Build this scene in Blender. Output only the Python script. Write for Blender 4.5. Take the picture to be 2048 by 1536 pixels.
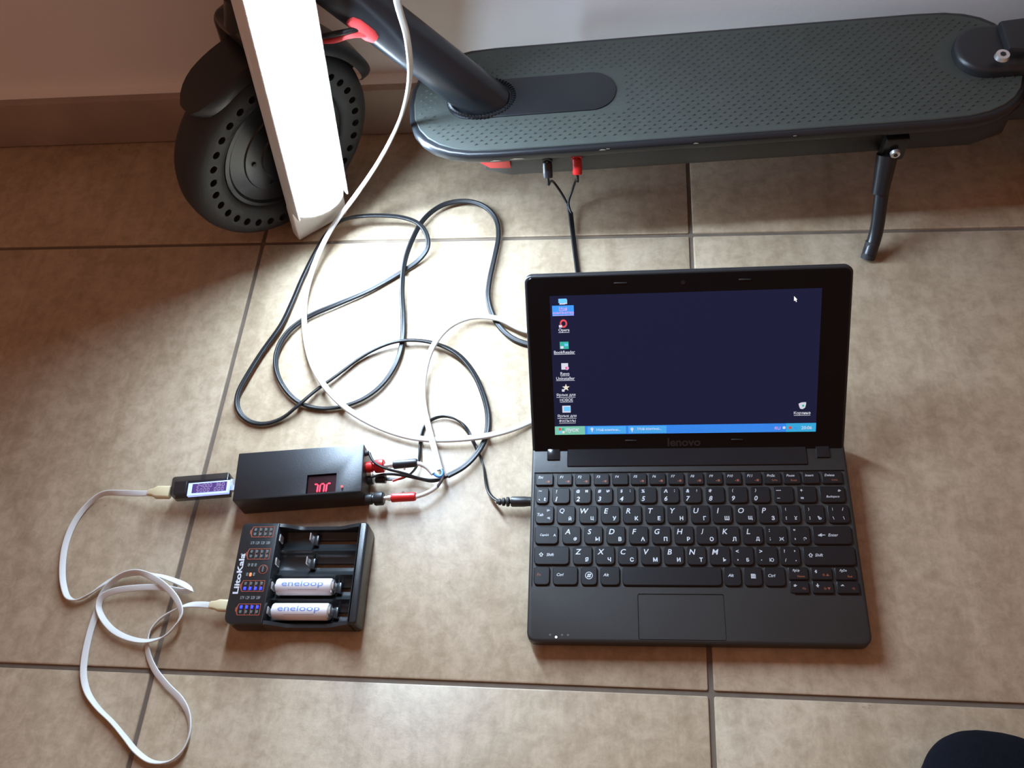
import bpy, bmesh, math, random
from mathutils import Vector, Matrix

for o in list(bpy.data.objects): bpy.data.objects.remove(o)
scene = bpy.context.scene
COL = scene.collection
R = math.radians
rnd = random.Random(7)

# ------------------------------------------------------------ camera
W_IMG, H_IMG, F_PX = 2048, 1536, 1862.14
CAM = Vector((.3991, -.1742, .7604)); PITCH, ROLL, YAW = 1.0173, -.2060, -.2404
FWD = Vector((math.sin(YAW)*math.cos(PITCH), math.cos(YAW)*math.cos(PITCH), -math.sin(PITCH)))
_r = FWD.cross(Vector((0,0,1))).normalized(); _u = _r.cross(FWD)
RIGHT = _r*math.cos(ROLL) + _u*math.sin(ROLL); UP = -_r*math.sin(ROLL) + _u*math.cos(ROLL)
cam = bpy.data.cameras.new('camera'); camo = bpy.data.objects.new('camera', cam); COL.objects.link(camo)
cam.sensor_fit = 'HORIZONTAL'; cam.sensor_width = 36; cam.lens = F_PX/W_IMG*36; cam.clip_start = .01
camo.matrix_world = Matrix((( RIGHT.x, UP.x, -FWD.x, CAM.x), (RIGHT.y, UP.y, -FWD.y, CAM.y), (RIGHT.z, UP.z, -FWD.z, CAM.z), (0,0,0,1)))
scene.camera = camo

# ------------------------------------------------------------ room ambient, exposure (the light bar is the only lamp)
world = bpy.data.worlds.new('room_ambient'); scene.world = world; world.use_nodes = True
bg = world.node_tree.nodes['Background']; bg.inputs[0].default_value = (1, .50, .34, 1); bg.inputs[1].default_value = .25
LAMP_STRENGTH = 84.0
scene.view_settings.view_transform = 'Standard'; scene.view_settings.look = 'None'
scene.view_settings.exposure = .2; scene.view_settings.gamma = 1; scene.view_settings.use_curve_mapping = False

# ------------------------------------------------------------ pixel -> place
def ray(px, py): return FWD + RIGHT*((px-W_IMG/2)/F_PX) - UP*((py-H_IMG/2)/F_PX)
def at(px, py, z=0.):
    d = ray(px, py); return CAM + d*((z-CAM.z)/d.z)
def atY(px, py, y):
    d = ray(px, py); return CAM + d*((y-CAM.y)/d.y)
def onplane(px, py, P, n):
    d = ray(px, py); return CAM + d*((P-CAM).dot(n)/d.dot(n))

# ------------------------------------------------------------ materials
MATS = {}
def mat(name, col, rough=.5, metal=0., noise=None, bump=None, emit=None, alpha=None, coat=0., spec=None, trans=0.):
    if name in MATS: return MATS[name]
    m = bpy.data.materials.new(name); m.use_nodes = True; MATS[name] = m
    nt = m.node_tree; b = nt.nodes['Principled BSDF']
    b.inputs['Base Color'].default_value = (*col, 1); b.inputs['Roughness'].default_value = rough; b.inputs['Metallic'].default_value = metal
    if spec is not None: b.inputs['Specular IOR Level'].default_value = spec
    if coat: b.inputs['Coat Weight'].default_value = coat; b.inputs['Coat Roughness'].default_value = .08
    if trans: b.inputs['Transmission Weight'].default_value = trans
    if emit: b.inputs['Emission Color'].default_value = (*emit[0], 1); b.inputs['Emission Strength'].default_value = emit[1]
    if alpha is not None: b.inputs['Alpha'].default_value = alpha
    tc = nt.nodes.new('ShaderNodeTexCoord')
    if noise:
        sc, amt = noise
        n = nt.nodes.new('ShaderNodeTexNoise'); n.inputs['Scale'].default_value = sc; n.inputs['Detail'].default_value = 6
        nt.links.new(tc.outputs['Object'], n.inputs['Vector'])
        mx = nt.nodes.new('ShaderNodeMix'); mx.data_type = 'RGBA'
        mx.inputs[6].default_value = tuple(c*(1-amt) for c in col)+(1,); mx.inputs[7].default_value = tuple(min(1, c*(1+amt)) for c in col)+(1,)
        nt.links.new(n.outputs['Fac'], mx.inputs[0]); nt.links.new(mx.outputs[2], b.inputs['Base Color'])
    if bump:
        sc, st = bump
        n2 = nt.nodes.new('ShaderNodeTexNoise'); n2.inputs['Scale'].default_value = sc; n2.inputs['Detail'].default_value = 4
        nt.links.new(tc.outputs['Object'], n2.inputs['Vector'])
        bp = nt.nodes.new('ShaderNodeBump'); bp.inputs['Strength'].default_value = st; bp.inputs['Distance'].default_value = .001
        nt.links.new(n2.outputs['Fac'], bp.inputs['Height']); nt.links.new(bp.outputs[0], b.inputs['Normal'])
    return m

def tile_material():
    m = bpy.data.materials.new('beige_stone_tile'); m.use_nodes = True; nt = m.node_tree; L = nt.links; N = nt.nodes
    b = N['Principled BSDF']
    geo = N.new('ShaderNodeNewGeometry'); oi = N.new('ShaderNodeObjectInfo')
    off = N.new('ShaderNodeVectorMath'); off.operation = 'MULTIPLY_ADD'
    L.new(oi.outputs['Random'], off.inputs[0]); off.inputs[1].default_value = (17, 31, 0); L.new(geo.outputs['Position'], off.inputs[2])
    def noise(s, d, rough=.6, dist=0.):
        n = N.new('ShaderNodeTexNoise'); n.inputs['Scale'].default_value = s; n.inputs['Detail'].default_value = d
        n.inputs['Roughness'].default_value = rough; n.inputs['Distortion'].default_value = dist; L.new(off.outputs[0], n.inputs['Vector']); return n
    n1 = noise(4, 8, .7, 1.2); n2 = noise(70, 6, .75, .3); n3 = noise(160, 3)
    r1 = N.new('ShaderNodeValToRGB'); e = r1.color_ramp.elements
    e[0].position = .30; e[0].color = (.41, .312, .208, 1); e[1].position = .70; e[1].color = (.53, .435, .318, 1)
    k = r1.color_ramp.elements.new(.5); k.color = (.475, .376, .264, 1)
    L.new(n1.outputs['Fac'], r1.inputs[0])
    r2 = N.new('ShaderNodeValToRGB'); e = r2.color_ramp.elements
    e[0].position = .36; e[0].color = (.76, .73, .68, 1); e[1].position = .62; e[1].color = (1.07, 1.06, 1.04, 1)
    L.new(n2.outputs['Fac'], r2.inputs[0])
    mx = N.new('ShaderNodeMix'); mx.data_type = 'RGBA'; mx.blend_type = 'MULTIPLY'; mx.inputs[0].default_value = .85
    L.new(r1.outputs[0], mx.inputs[6]); L.new(r2.outputs[0], mx.inputs[7])
    # sparse dark pits
    n4 = noise(22, 8, .8, .5); r4 = N.new('ShaderNodeValToRGB'); e = r4.color_ramp.elements
    e[0].position = .285; e[0].color = (.45, .4, .36, 1); e[1].position = .345; e[1].color = (1, 1, 1, 1); L.new(n4.outputs['Fac'], r4.inputs[0])
    mx2 = N.new('ShaderNodeMix'); mx2.data_type = 'RGBA'; mx2.blend_type = 'MULTIPLY'; mx2.inputs[0].default_value = 1
    L.new(mx.outputs[2], mx2.inputs[6]); L.new(r4.outputs[0], mx2.inputs[7]); mp = N.new('ShaderNodeMapping'); mp.inputs['Rotation'].default_value = (0, 0, R(35)); mp.inputs['Scale'].default_value = (26, 5, 1); L.new(off.outputs[0], mp.inputs['Vector'])
    n5 = N.new('ShaderNodeTexNoise'); n5.inputs['Scale'].default_value = 1; n5.inputs['Detail'].default_value = 7; n5.inputs['Roughness'].default_value = .72; n5.inputs['Distortion'].default_value = .6; L.new(mp.outputs[0], n5.inputs['Vector'])
    r5 = N.new('ShaderNodeValToRGB'); e = r5.color_ramp.elements
    e[0].position = .33; e[0].color = (.80, .77, .73, 1); e[1].position = .60; e[1].color = (1.05, 1.05, 1.05, 1); L.new(n5.outputs['Fac'], r5.inputs[0])
    mx3 = N.new('ShaderNodeMix'); mx3.data_type = 'RGBA'; mx3.blend_type = 'MULTIPLY'; mx3.inputs[0].default_value = .8
    L.new(mx2.outputs[2], mx3.inputs[6]); L.new(r5.outputs[0], mx3.inputs[7]); L.new(mx3.outputs[2], b.inputs['Base Color'])
    mr = N.new('ShaderNodeMapRange'); mr.inputs['To Min'].default_value = .32; mr.inputs['To Max'].default_value = .46
    L.new(n2.outputs['Fac'], mr.inputs['Value']); L.new(mr.outputs[0], b.inputs['Roughness'])
    bp = N.new('ShaderNodeBump'); bp.inputs['Strength'].default_value = .25; bp.inputs['Distance'].default_value = .002
    L.new(n1.outputs['Fac'], bp.inputs['Height']); bp2 = N.new('ShaderNodeBump'); bp2.inputs['Strength'].default_value = .12; bp2.inputs['Distance'].default_value = .001
    L.new(n3.outputs['Fac'], bp2.inputs['Height']); L.new(bp.outputs[0], bp2.inputs['Normal']); L.new(bp2.outputs[0], b.inputs['Normal'])
    return m
M_TILE = tile_material()
M_GROUT = mat('grout', (.15, .115, .085), .9, noise=(60, .3))
M_WALL = mat('wall_plaster', (.82, .82, .80), .85, noise=(9, .06), bump=(120, .25))
M_SKIRT = mat('skirting_tile', (.33, .26, .205), .5, noise=(14, .35), bump=(60, .2))
BLACKP = mat('black_plastic', (.016, .017, .019), .38, bump=(900, .08))
BLACKR = mat('black_rubber', (.02, .021, .022), .62, bump=(400, .2))
BLACKM = mat('black_painted_metal', (.014, .016, .019), .3, noise=(30, .2))
DECKMAT = mat('deck_mat_rubber', (.052, .061, .053), .62, noise=(45, .18), bump=(300, .2))
CHROME = mat('nickel', (.85, .85, .84), .28, .85)
STEEL = mat('worn_steel', (.55, .54, .52), .4, 1., noise=(300, .3))
REDP = mat('red_plastic', (.55, .016, .016), .35)
REDR = mat('red_rubber', (.75, .06, .06), .5)
WHITEP = mat('white_plastic', (.80, .80, .78), .4)
WHITEC = mat('white_pvc', (.60, .59, .56), .45)
BLACKC = mat('black_pvc', (.012, .012, .013), .42, spec=.35)
LAPT = mat('charcoal_plastic', (.022, .0205, .0185), .42, bump=(1500, .1))
KEYM = mat('key_plastic', (.007, .0075, .009), .36)

# ------------------------------------------------------------ mesh building
class MB:
    def __init__(s): s.v = []; s.f = []; s.m = []
    def add(s, vf, M=None, mi=0):
        v, f = vf; b = len(s.v)
        s.v += [Vector(M @ Vector(p)) if M else Vector(p) for p in v]
        s.f += [tuple(i+b for i in q) for q in f]; s.m += [mi]*len(f); return s
def obj(name, mb, mats, parent=None, loc=None, smooth=40, **props):
    """mb verts are given in the parent's frame unless loc is given (then verts are relative to loc)."""
    me = bpy.data.meshes.new(name)
    me.from_pydata([tuple(v) for v in mb.v], [], mb.f)
    mats = mats if isinstance(mats, (list, tuple)) else [mats]
    for m in mats: me.materials.append(m)
    for p, i in zip(me.polygons, mb.m): p.material_index = i
    bm = bmesh.new(); bm.from_mesh(me); bmesh.ops.recalc_face_normals(bm, faces=bm.faces); bm.to_mesh(me); bm.free()
    if smooth:
        me.polygons.foreach_set('use_smooth', [True]*len(me.polygons)); me.set_sharp_from_angle(angle=R(smooth))
    o = bpy.data.objects.new(name, me); COL.objects.link(o)
    if parent: o.parent = parent
    if loc is not None: o.location = loc
    for k, x in props.items(): o[k] = x
    return o
def wobj(name, mb, mats, parent, **k):
    """verts in world coordinates, parent chain made only of translations (root empties without rotation)."""
    off = Vector((0,0,0)); p = parent
    while p: off += p.location; p = p.parent
    mb.v = [v-off for v in mb.v]
    return obj(name, mb, mats, parent, **k)
def thing(name, label, cat, loc, rotz=0, group=None):
    o = bpy.data.objects.new(name, None); COL.objects.link(o); o.empty_display_size = .02
    o.location = loc; o.rotation_euler = (0,0,rotz); o['label'] = label; o['category'] = cat
    if group: o['group'] = group
    return o
def box(x0, x1, y0, y1, z0, z1, bev=0., seg=2):
    bm = bmesh.new(); bmesh.ops.create_cube(bm, size=1)
    for v in bm.verts: v.co = Vector(((x0+x1)/2+v.co.x*(x1-x0), (y0+y1)/2+v.co.y*(y1-y0), (z0+z1)/2+v.co.z*(z1-z0)))
    if bev: bmesh.ops.bevel(bm, geom=list(bm.edges), offset=bev, segments=seg, affect='EDGES', profile=.5)
    bm.verts.index_update(); r = ([v.co.copy() for v in bm.verts], [tuple(v.index for v in f.verts) for f in bm.faces]); bm.free(); return r
def prism(poly, z0, z1, bev=0., seg=2, bot=False):
    """poly: list of (x, y), counter-clockwise; the top edge is rounded by bev"""
    bm = bmesh.new(); vs = [bm.verts.new((x, y, z0)) for x, y in poly]; f = bm.faces.new(vs)
    r = bmesh.ops.extrude_face_region(bm, geom=[f]); up = [g for g in r['geom'] if isinstance(g, bmesh.types.BMVert)]
    for v in up: v.co.z = z1
    if bev:
        e = [e for e in bm.edges if all(abs(v.co.z-z1) < 1e-7 for v in e.verts) or (bot and all(abs(v.co.z-z0) < 1e-7 for v in e.verts))]
        bmesh.ops.bevel(bm, geom=e, offset=bev, segments=seg, affect='EDGES', profile=.5)
    bm.verts.index_update(); o = ([v.co.copy() for v in bm.verts], [tuple(v.index for v in f.verts) for f in bm.faces]); bm.free(); return o
def rrect(x0, x1, y0, y1, r, n=6):
    out = []
    rr = r if isinstance(r, (list, tuple)) else [r]*4            # order: x1y1, x0y1, x0y0, x1y0
    for k, (cx, cy, a) in enumerate(((x1, y1, 0), (x0, y1, 90), (x0, y0, 180), (x1, y0, 270))):
        q = rr[k]; sx = -1 if cx == x1 else 1; sy = -1 if cy == y1 else 1
        for i in range(n+1):
            t = R(a+90*i/n); out.append((cx+sx*q+q*math.cos(t), cy+sy*q+q*math.sin(t)))
    return out
def frame_from(a):
    a = a.normalized(); h = Vector((0,0,1)) if abs(a.z) < .9 else Vector((1,0,0))
    s = h.cross(a).normalized(); return s, a.cross(s)
def cyl(p0, p1, r0, r1=None, n=20, cap=True):
    r1 = r0 if r1 is None else r1; p0 = Vector(p0); p1 = Vector(p1); s, t = frame_from(p1-p0); v = []; f = []
    for p, r in ((p0, r0), (p1, r1)):
        for i in range(n):
            a = 2*math.pi*i/n; v.append(p+s*(r*math.cos(a))+t*(r*math.sin(a)))
    for i in range(n): f.append((i, (i+1) % n, n+(i+1) % n, n+i))
    if cap: f += [tuple(range(n))[::-1], tuple(range(n, 2*n))]
    return v, f
def lathe(prof, n=48, closed=False):
    """prof: list of (radius, height); axis Z"""
    v = []; f = []; m = len(prof)
    for i in range(n):
        a = 2*math.pi*i/n
        for r, z in prof: v.append(Vector((r*math.cos(a), r*math.sin(a), z)))
    for i in range(n):
        j = (i+1) % n
        for k in range(m if closed else m-1):
            k2 = (k+1) % m; f.append((i*m+k, j*m+k, j*m+k2, i*m+k2))
    if not closed:
        f.append(tuple(i*m for i in range(n))[::-1]); f.append(tuple(i*m+m-1 for i in range(n)))
    return v, f
def axis_matrix(p, axis):
    s, t = frame_from(Vector(axis)); a = Vector(axis).normalized(); p = Vector(p)
    return Matrix(((s.x, t.x, a.x, p.x), (s.y, t.y, a.y, p.y), (s.z, t.z, a.z, p.z), (0,0,0,1)))
def spline(pts, step=.004):
    P = [Vector(p) for p in pts]; P = [P[0]*2-P[1]]+P+[P[-1]*2-P[-2]]; out = []
    for i in range(1, len(P)-2):
        p0, p1, p2, p3 = P[i-1:i+3]
        t0 = 0; t1 = t0+max(1e-6, (p1-p0).length)**.5; t2 = t1+max(1e-6, (p2-p1).length)**.5; t3 = t2+max(1e-6, (p3-p2).length)**.5
        n = max(2, int((p2-p1).length/step))
        for k in range(n):
            t = t1+(t2-t1)*k/n
            A1 = p0*((t1-t)/(t1-t0))+p1*((t-t0)/(t1-t0)); A2 = p1*((t2-t)/(t2-t1))+p2*((t-t1)/(t2-t1)); A3 = p2*((t3-t)/(t3-t2))+p3*((t-t2)/(t3-t2))
            B1 = A1*((t2-t)/(t2-t0))+A2*((t-t0)/(t2-t0)); B2 = A2*((t3-t)/(t3-t1))+A3*((t-t1)/(t3-t1))
            out.append(B1*((t2-t)/(t2-t1))+B2*((t-t1)/(t2-t1)))
    out.append(P[-2]); return out
def smoothed(P, k=2):
    for _ in range(k): P = [P[0]]+[(P[i-1]+P[i]*2+P[i+1])/4 for i in range(1, len(P)-1)]+[P[-1]]
    return P
def sweep(P, prof, twist=None):
    """P: dense points; prof: (side, up) list; twist: list of angles per point (or function of 0..1)"""
    v = []; f = []; m = len(prof); side = None; n = len(P)
    for i, p in enumerate(P):
        T = (P[min(i+1, n-1)]-P[max(i-1, 0)]).normalized()
        s = T.cross(Vector((0,0,1)))
        if side is None:
            side = s.normalized() if s.length > .05 else Vector((1,0,0))
        else:
            tr = (side-T*side.dot(T)).normalized()
            w = min(1, max(0, (s.length-.15)/.5)); sn = s.normalized() if s.length > .05 else tr
            if sn.dot(tr) < 0 and s.length < .3: sn = tr
            side = (tr*(1-w)+sn*w).normalized() if (tr*(1-w)+sn*w).length > .05 else tr
        up = side.cross(T).normalized(); a = twist(i/(n-1)) if twist else 0
        S = side*math.cos(a)+up*math.sin(a); U = up*math.cos(a)-side*math.sin(a)
        v += [p+S*x+U*y for x, y in prof]
    for i in range(n-1):
        for k in range(m):
            k2 = (k+1) % m; f.append((i*m+k, i*m+k2, (i+1)*m+k2, (i+1)*m+k))
    f += [tuple(range(m))[::-1], tuple(range((n-1)*m, n*m))]
    return v, f
def circle(r, n=10, cx=0., cy=0.): return [(cx+r*math.cos(2*math.pi*i/n), cy+r*math.sin(2*math.pi*i/n)) for i in range(n)]
def twin(r, n=8):
    """figure-of-eight profile of a twin-core lead"""
    out = []
    for c, a0 in ((r*.92, -120), (-r*.92, 60)):
        for i in range(n):
            t = R(a0+240*i/(n-1)); out.append((c+r*math.cos(t), r*math.sin(t)))
    return out
def pixpath(pts, step=.004): return spline([at(*p) for p in pts], step)
# lettering: outlines of the built-in font turned into flat meshes
_TXT = {}
def letters(s, bold=0., shear=0.):
    key = (s, bold, shear)
    if key not in _TXT:
        c = bpy.data.curves.new('lettering', 'FONT'); c.body = s; c.size = 1; c.resolution_u = 3; c.shear = shear; c.offset = bold
        o = bpy.data.objects.new('lettering', c); COL.objects.link(o); bpy.context.view_layer.update()
        me = bpy.data.meshes.new_from_object(o.evaluated_get(bpy.context.evaluated_depsgraph_get()))
        v = [x.co.copy() for x in me.vertices]; f = [tuple(p.vertices) for p in me.polygons]
        bpy.data.objects.remove(o); bpy.data.meshes.remove(me); bpy.data.curves.remove(c)
        if v:
            x0 = min(p.x for p in v); x1 = max(p.x for p in v); y0 = min(p.y for p in v); y1 = max(p.y for p in v)
        else: x0 = x1 = y0 = y1 = 0
        if bold and (y1 > 1.6 or y0 < -.8 or x1 > len(s)*1.3+1 or x0 < -1): _TXT[key] = letters(s, 0., shear)      # outline offset failed
        else: _TXT[key] = (v, f, x0, x1, y0, y1)
    return _TXT[key]
def put_text(mb, s, cx, cy, h=None, w=None, z=0., mi=0, bold=0., shear=0., rot=0., M=None):
    """lettering whose bounding box is centred at (cx, cy); h = height, w = width (either or both)"""
    v, f, x0, x1, y0, y1 = letters(s, bold, shear)
    if not v: return
    sx = w/(x1-x0) if w else h/(y1-y0); sy = h/(y1-y0) if h else sx
    ca, sa = math.cos(rot), math.sin(rot); q = []
    for p in v:
        a = (p.x-(x0+x1)/2)*sx; b = (p.y-(y0+y1)/2)*sy; q.append(Vector((cx+a*ca-b*sa, cy+a*sa+b*ca, z)))
    mb.add((q, f), M, mi)
def quad(x0, x1, y0, y1, z=0.): return [Vector((x0,y0,z)), Vector((x1,y0,z)), Vector((x1,y1,z)), Vector((x0,y1,z))], [(0,1,2,3)]
def flat(poly, z=0.): return [Vector((x, y, z)) for x, y in poly], [tuple(range(len(poly)))]
def ring(cx, cy, r0, r1, z=0., n=28):
    v = []; f = []
    for i in range(n):
        a = 2*math.pi*i/n; v += [Vector((cx+r0*math.cos(a), cy+r0*math.sin(a), z)), Vector((cx+r1*math.cos(a), cy+r1*math.sin(a), z))]
    for i in range(n): j = (i+1) % n; f.append((2*i, 2*i+1, 2*j+1, 2*j))
    return v, f

# ============================================================ SETTING
S = .4623; G = .0042; WALL_Y = .6495; SK_Y = .6222
fl = obj('floor', MB().add(box(-1.4, 2.4, -1.5, WALL_Y, -.03, -.0016)), M_GROUT, kind='structure', smooth=0)
def tile_mesh(dy): return MB().add(prism(rrect(0, S-G, 0, dy-G, .0015, 2), -.008, 0, .0011, 2))
t0 = None; tc = None
for j in range(-3, 2):
    for i in range(-3, 5):
        loc = (i*S+G/2, j*S+G/2, 0)
        if j < 1:
            if t0 is None: t0 = obj('tile', tile_mesh(S), M_TILE, fl, loc); continue
            me = t0.data
        else:
            if tc is None: tc = obj('tile', tile_mesh(SK_Y+.02-S), M_TILE, fl, loc); continue
            me = tc.data
        o = bpy.data.objects.new('tile', me); COL.objects.link(o); o.parent = fl; o.location = loc
obj('wall_back', MB().add(box(-1.4, 2.4, WALL_Y, WALL_Y+.12, -.03, 2.5)).add(box(-1.4, 2.4, SK_Y+.0105, WALL_Y, .0, .0655)), M_WALL, kind='structure', smooth=0)
sk = MB().add(box(-1.4, 2.4, SK_Y, SK_Y+.0104, .0005, .066, .002, 2))
obj('baseboard_back', sk, M_SKIRT, kind='structure')

# ============================================================ SCOOTER
E1 = Vector((.99865, .0519, 0)); E2 = Vector((-.0519, .99865, 0)); LEAN = R(3.5)
E2L = E2*math.cos(LEAN)+Vector((0,0,1))*math.sin(LEAN); NUP = E1.cross(E2L)
P0 = Vector((.184, .5217, .1335))
DM = Matrix(((E1.x, E2L.x, NUP.x, P0.x), (E1.y, E2L.y, NUP.y, P0.y), (E1.z, E2L.z, NUP.z, P0.z), (0,0,0,1)))
LEN, HW = .578, .0715
sc = thing('electric_scooter', 'black electric kick scooter parked on its kickstand against the wall', 'scooter', (.45, .53, 0))
def DP(s, t, w=0.): return DM @ Vector((s, t, w))
def outline(inset, n=14):
    """deck plan: blunt rounded nose, long straight sides, rounded tail"""
    x0, x1, h = inset, LEN-inset, HW-inset; out = []
    for i in range(n+1):                                                    # tail, far side to ... counter-clockwise from near tail
        t = R(-90+180*i/n); c = abs(math.cos(t))**.75*(1 if math.cos(t) >= 0 else -1); s_ = abs(math.sin(t))**.75*(1 if math.sin(t) >= 0 else -1)
        out.append((x1-.085+.085*c, h*s_))
    for i in range(n+1):
        t = R(90+180*i/n); c = -abs(math.cos(t))**.82; s_ = abs(math.sin(t))**.82*(1 if math.sin(t) >= 0 else -1)
        out.append((x0+.085+.085*c, h*s_))
    return out
wobj('deck_frame', MB().add(prism(outline(0), -.012, 0, .004, 3, True), DM), BLACKM, sc)
wobj('deck_mat', MB().add(prism(outline(.0055), -.001, .0012, .0008, 1), DM), DECKMAT, sc)
bm_ = MB(); pit = .0062; inn = outline(.0105)
def inside(poly, x, y):
    c = False; j = len(poly)-1
    for i in range(len(poly)):
        (xi, yi), (xj, yj) = poly[i], poly[j]
        if (yi > y) != (yj > y) and x < (xj-xi)*(y-yi)/(yj-yi)+xi: c = not c
        j = i
    return c
row = 0; y = -.062
while y < .063:
    x = .008+(row % 2)*pit*.75
    while x < LEN:
        if inside(inn, x, y) and not (abs(y+.001) < .0265 and .03 < x < .212) and not ((x-.53)**2+(y-.008)**2 < .031**2):
            r = .0026
            bm_.add(([Vector((x-r*.8, y-r*.5, .001)), Vector((x+r*.8, y-r*.3, .001)), Vector((x+r*.2, y+r*.55, .001)), Vector((x+r*.2, y, .0026))], [(0,1,3), (1,2,3), (2,0,3)]), DM)
        x += pit*1.5
    y += pit*.70; row += 1
wobj('tread_bumps', bm_, DECKMAT, sc, smooth=0, kind='stuff')
# smooth plate on the mat behind the neck
wobj('neck_plate', MB().add(prism(rrect(.038, .203, -.0255, .0235, .0243, 10), 0, .0026, .0012, 2), DM), BLACKM, sc)
# battery box below the deck
bodypl = []
for (x, h) in ((.058, .0), (.060, .03), (.072, .052), (.098, .060), (.53, .061), (.56, .05), (.568, .0)):
    bodypl.append((x, -h))
bodypl = bodypl + [(x, h) for x, h in ((.56, .05), (.53, .061), (.098, .060), (.072, .052), (.060, .03))]
wobj('battery_case', MB().add(prism(bodypl, -.045, -.011, .004, 2, True), DM), BLACKP, sc)
wobj('reflector', MB().add(prism([(.066, -.0485), (.0665, -.052), (.078, -.0605), (.098, -.0622), (.098, -.058), (.078, -.054)], -.030, -.0135, .001, 1), DM), REDP, sc, label='red reflector under the deck edge')
# paint chips on the deck edge
for (px, py, l) in ((992, 322, .010), (1035, 318, .014), (1205, 300, .006), (1216, 298, .003), (1392, 287, .005), (1590, 272, .003)):
    c = onplane(px, py, DP(0, -HW, -.006), -E2L)
    q = MB(); s_ = rnd.uniform(.0007, .0012)
    q.add(([c-E1*l/2-E2L*.0003, c+E1*l/2-E2L*.0003, c+E1*l*.3+NUP*s_-E2L*.0003, c-E1*l*.2+NUP*s_*1.5-E2L*.0003, c-E1*l/2+E2L*.001, c+E1*l/2+E2L*.001], [(0,1,2,3), (0,1,5,4)]))
    wobj('paint_chip', q, STEEL, sc, smooth=0)
# neck tube from the deck up to the steering head
def neckpt(px, py): return onplane(px, py, P0, E2)
n0 = neckpt(887, 137); n1 = neckpt(725, 12); nd = (n1-n0).normalized()
foot = n0-nd*((n0-DP(.075, 0)).dot(NUP)/nd.dot(NUP)); top = foot+nd*.275
wobj('neck_tube', MB().add(cyl(foot-nd*.012, top, .0225, .0215, 40)), BLACKM, sc)
wl = MB()
for i in range(56):
    a = 2*math.pi*i/56
    # weld bead: small overlapping beads around the oval where tube meets deck
    u_ = E1*math.cos(a)*.0315+E2L*math.sin(a)*.0245; c = foot+u_+NUP*.0022-E1*.002
    tdir = (-E1*math.sin(a)*.0315+E2L*math.cos(a)*.0245).normalized()
    wl.add(cyl(c-tdir*.0012, c+tdir*.0012, .0028, .0018, 8))
wobj('weld_bead', wl, BLACKM, sc, kind='stuff')
# red grommet with cables
gc = n0+nd*((neckpt(726, 60)-n0).dot(nd)); view = (CAM-gc).normalized()
gs = nd.cross(Vector((view.x, view.y, view.z))).normalized(); gn = gs.cross(nd).normalized()
if gn.dot(view) < 0: gn = -gn
gside = nd.cross(gn).normalized()
gn2 = (gn+gside*(.75 if (gside.dot(Vector((-1,-.3,0))) > 0) else -.75)).normalized()
gsurf = onplane(725, 61, gc+gn2*.0225, gn2)
grm = MB(); gl = [gsurf+nd*t-gn2*.002 for t in (-.0155, -.014, -.008, 0, .008, .014, .0155)]; rr_ = (.001, .0055, .0078, .008, .0078, .0055, .001)
gv = []; gf = []; tside = nd.cross(gn2)
for p, r in zip(gl, rr_):
    for i in range(14):
        a = 2*math.pi*i/14; gv.append(p+tside*(r*math.cos(a))+gn2*(r*.75*math.sin(a)))
for k in range(6):
    for i in range(14): gf.append((k*14+i, k*14+(i+1) % 14, (k+1)*14+(i+1) % 14, (k+1)*14+i))
gf += [tuple(range(14))[::-1], tuple(range(84, 98))]
grm.add((gv, gf)); wobj('cable_grommet', grm, REDR, sc, label='red rubber cable grommet on the neck tube')
# front wheel, fork, fender (steered towards the camera)
TH, CAMB = R(47), R(7)
WD = Vector((-math.cos(TH), -math.sin(TH), 0)); WA0 = Vector((math.sin(TH), -math.cos(TH), 0)); ZZ = Vector((0,0,1))
WZ = ZZ*math.cos(CAMB)+WA0*math.sin(CAMB); WA = WA0*math.cos(CAMB)-ZZ*math.sin(CAMB)
WC = Vector((.0405, .5085, .1073))
def wheel_matrix(c, a, d, z): return Matrix(((d.x, z.x, a.x, c.x), (d.y, z.y, a.y, c.y), (d.z, z.z, a.z, c.z), (0,0,0,1)))
WM = wheel_matrix(WC, WA, WD, WZ)
def tyre(holes=True):
    prof = [(.069, .014), (.073, .0195), (.080, .0215), (.092, .0225), (.099, .0205), (.1045, .0155), (.1075, .008), (.108, 0), (.1075, -.008), (.1045, -.0155), (.099, -.0205), (.092, -.0225), (.080, -.0215), (.073, -.0195), (.069, -.014)]
    mb = MB().add(lathe(prof, 96, True)); return mb
def tyre_object(M):
    mb = tyre(); mb.v = [M @ v for v in mb.v]; o = wobj('tyre', mb, BLACKR, sc)
    cut = MB()
    for i in range(34):
        a = 2*math.pi*(i+.5)/34; p = Vector((.0865*math.cos(a), .0865*math.sin(a), 0))
        cut.add(cyl(M @ (p+Vector((0,0,.012))), M @ (p+Vector((0,0,.03))), .0042, n=10)); cut.add(cyl(M @ (p-Vector((0,0,.012))), M @ (p-Vector((0,0,.03))), .0042, n=10))
    c = wobj('cutter', cut, BLACKR, sc); bo = o.modifiers.new('holes', 'BOOLEAN'); bo.object = c; bo.operation = 'DIFFERENCE'; bo.solver = 'EXACT'
    bpy.context.view_layer.update(); me = bpy.data.meshes.new_from_object(o.evaluated_get(bpy.context.evaluated_depsgraph_get()))
    o.modifiers.clear(); old = o.data; o.data = me; me.name = 'tyre'; bpy.data.meshes.remove(old); cm = c.data; bpy.data.objects.remove(c); bpy.data.meshes.remove(cm)
    me.set_sharp_from_angle(angle=R(40)); return o
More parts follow.
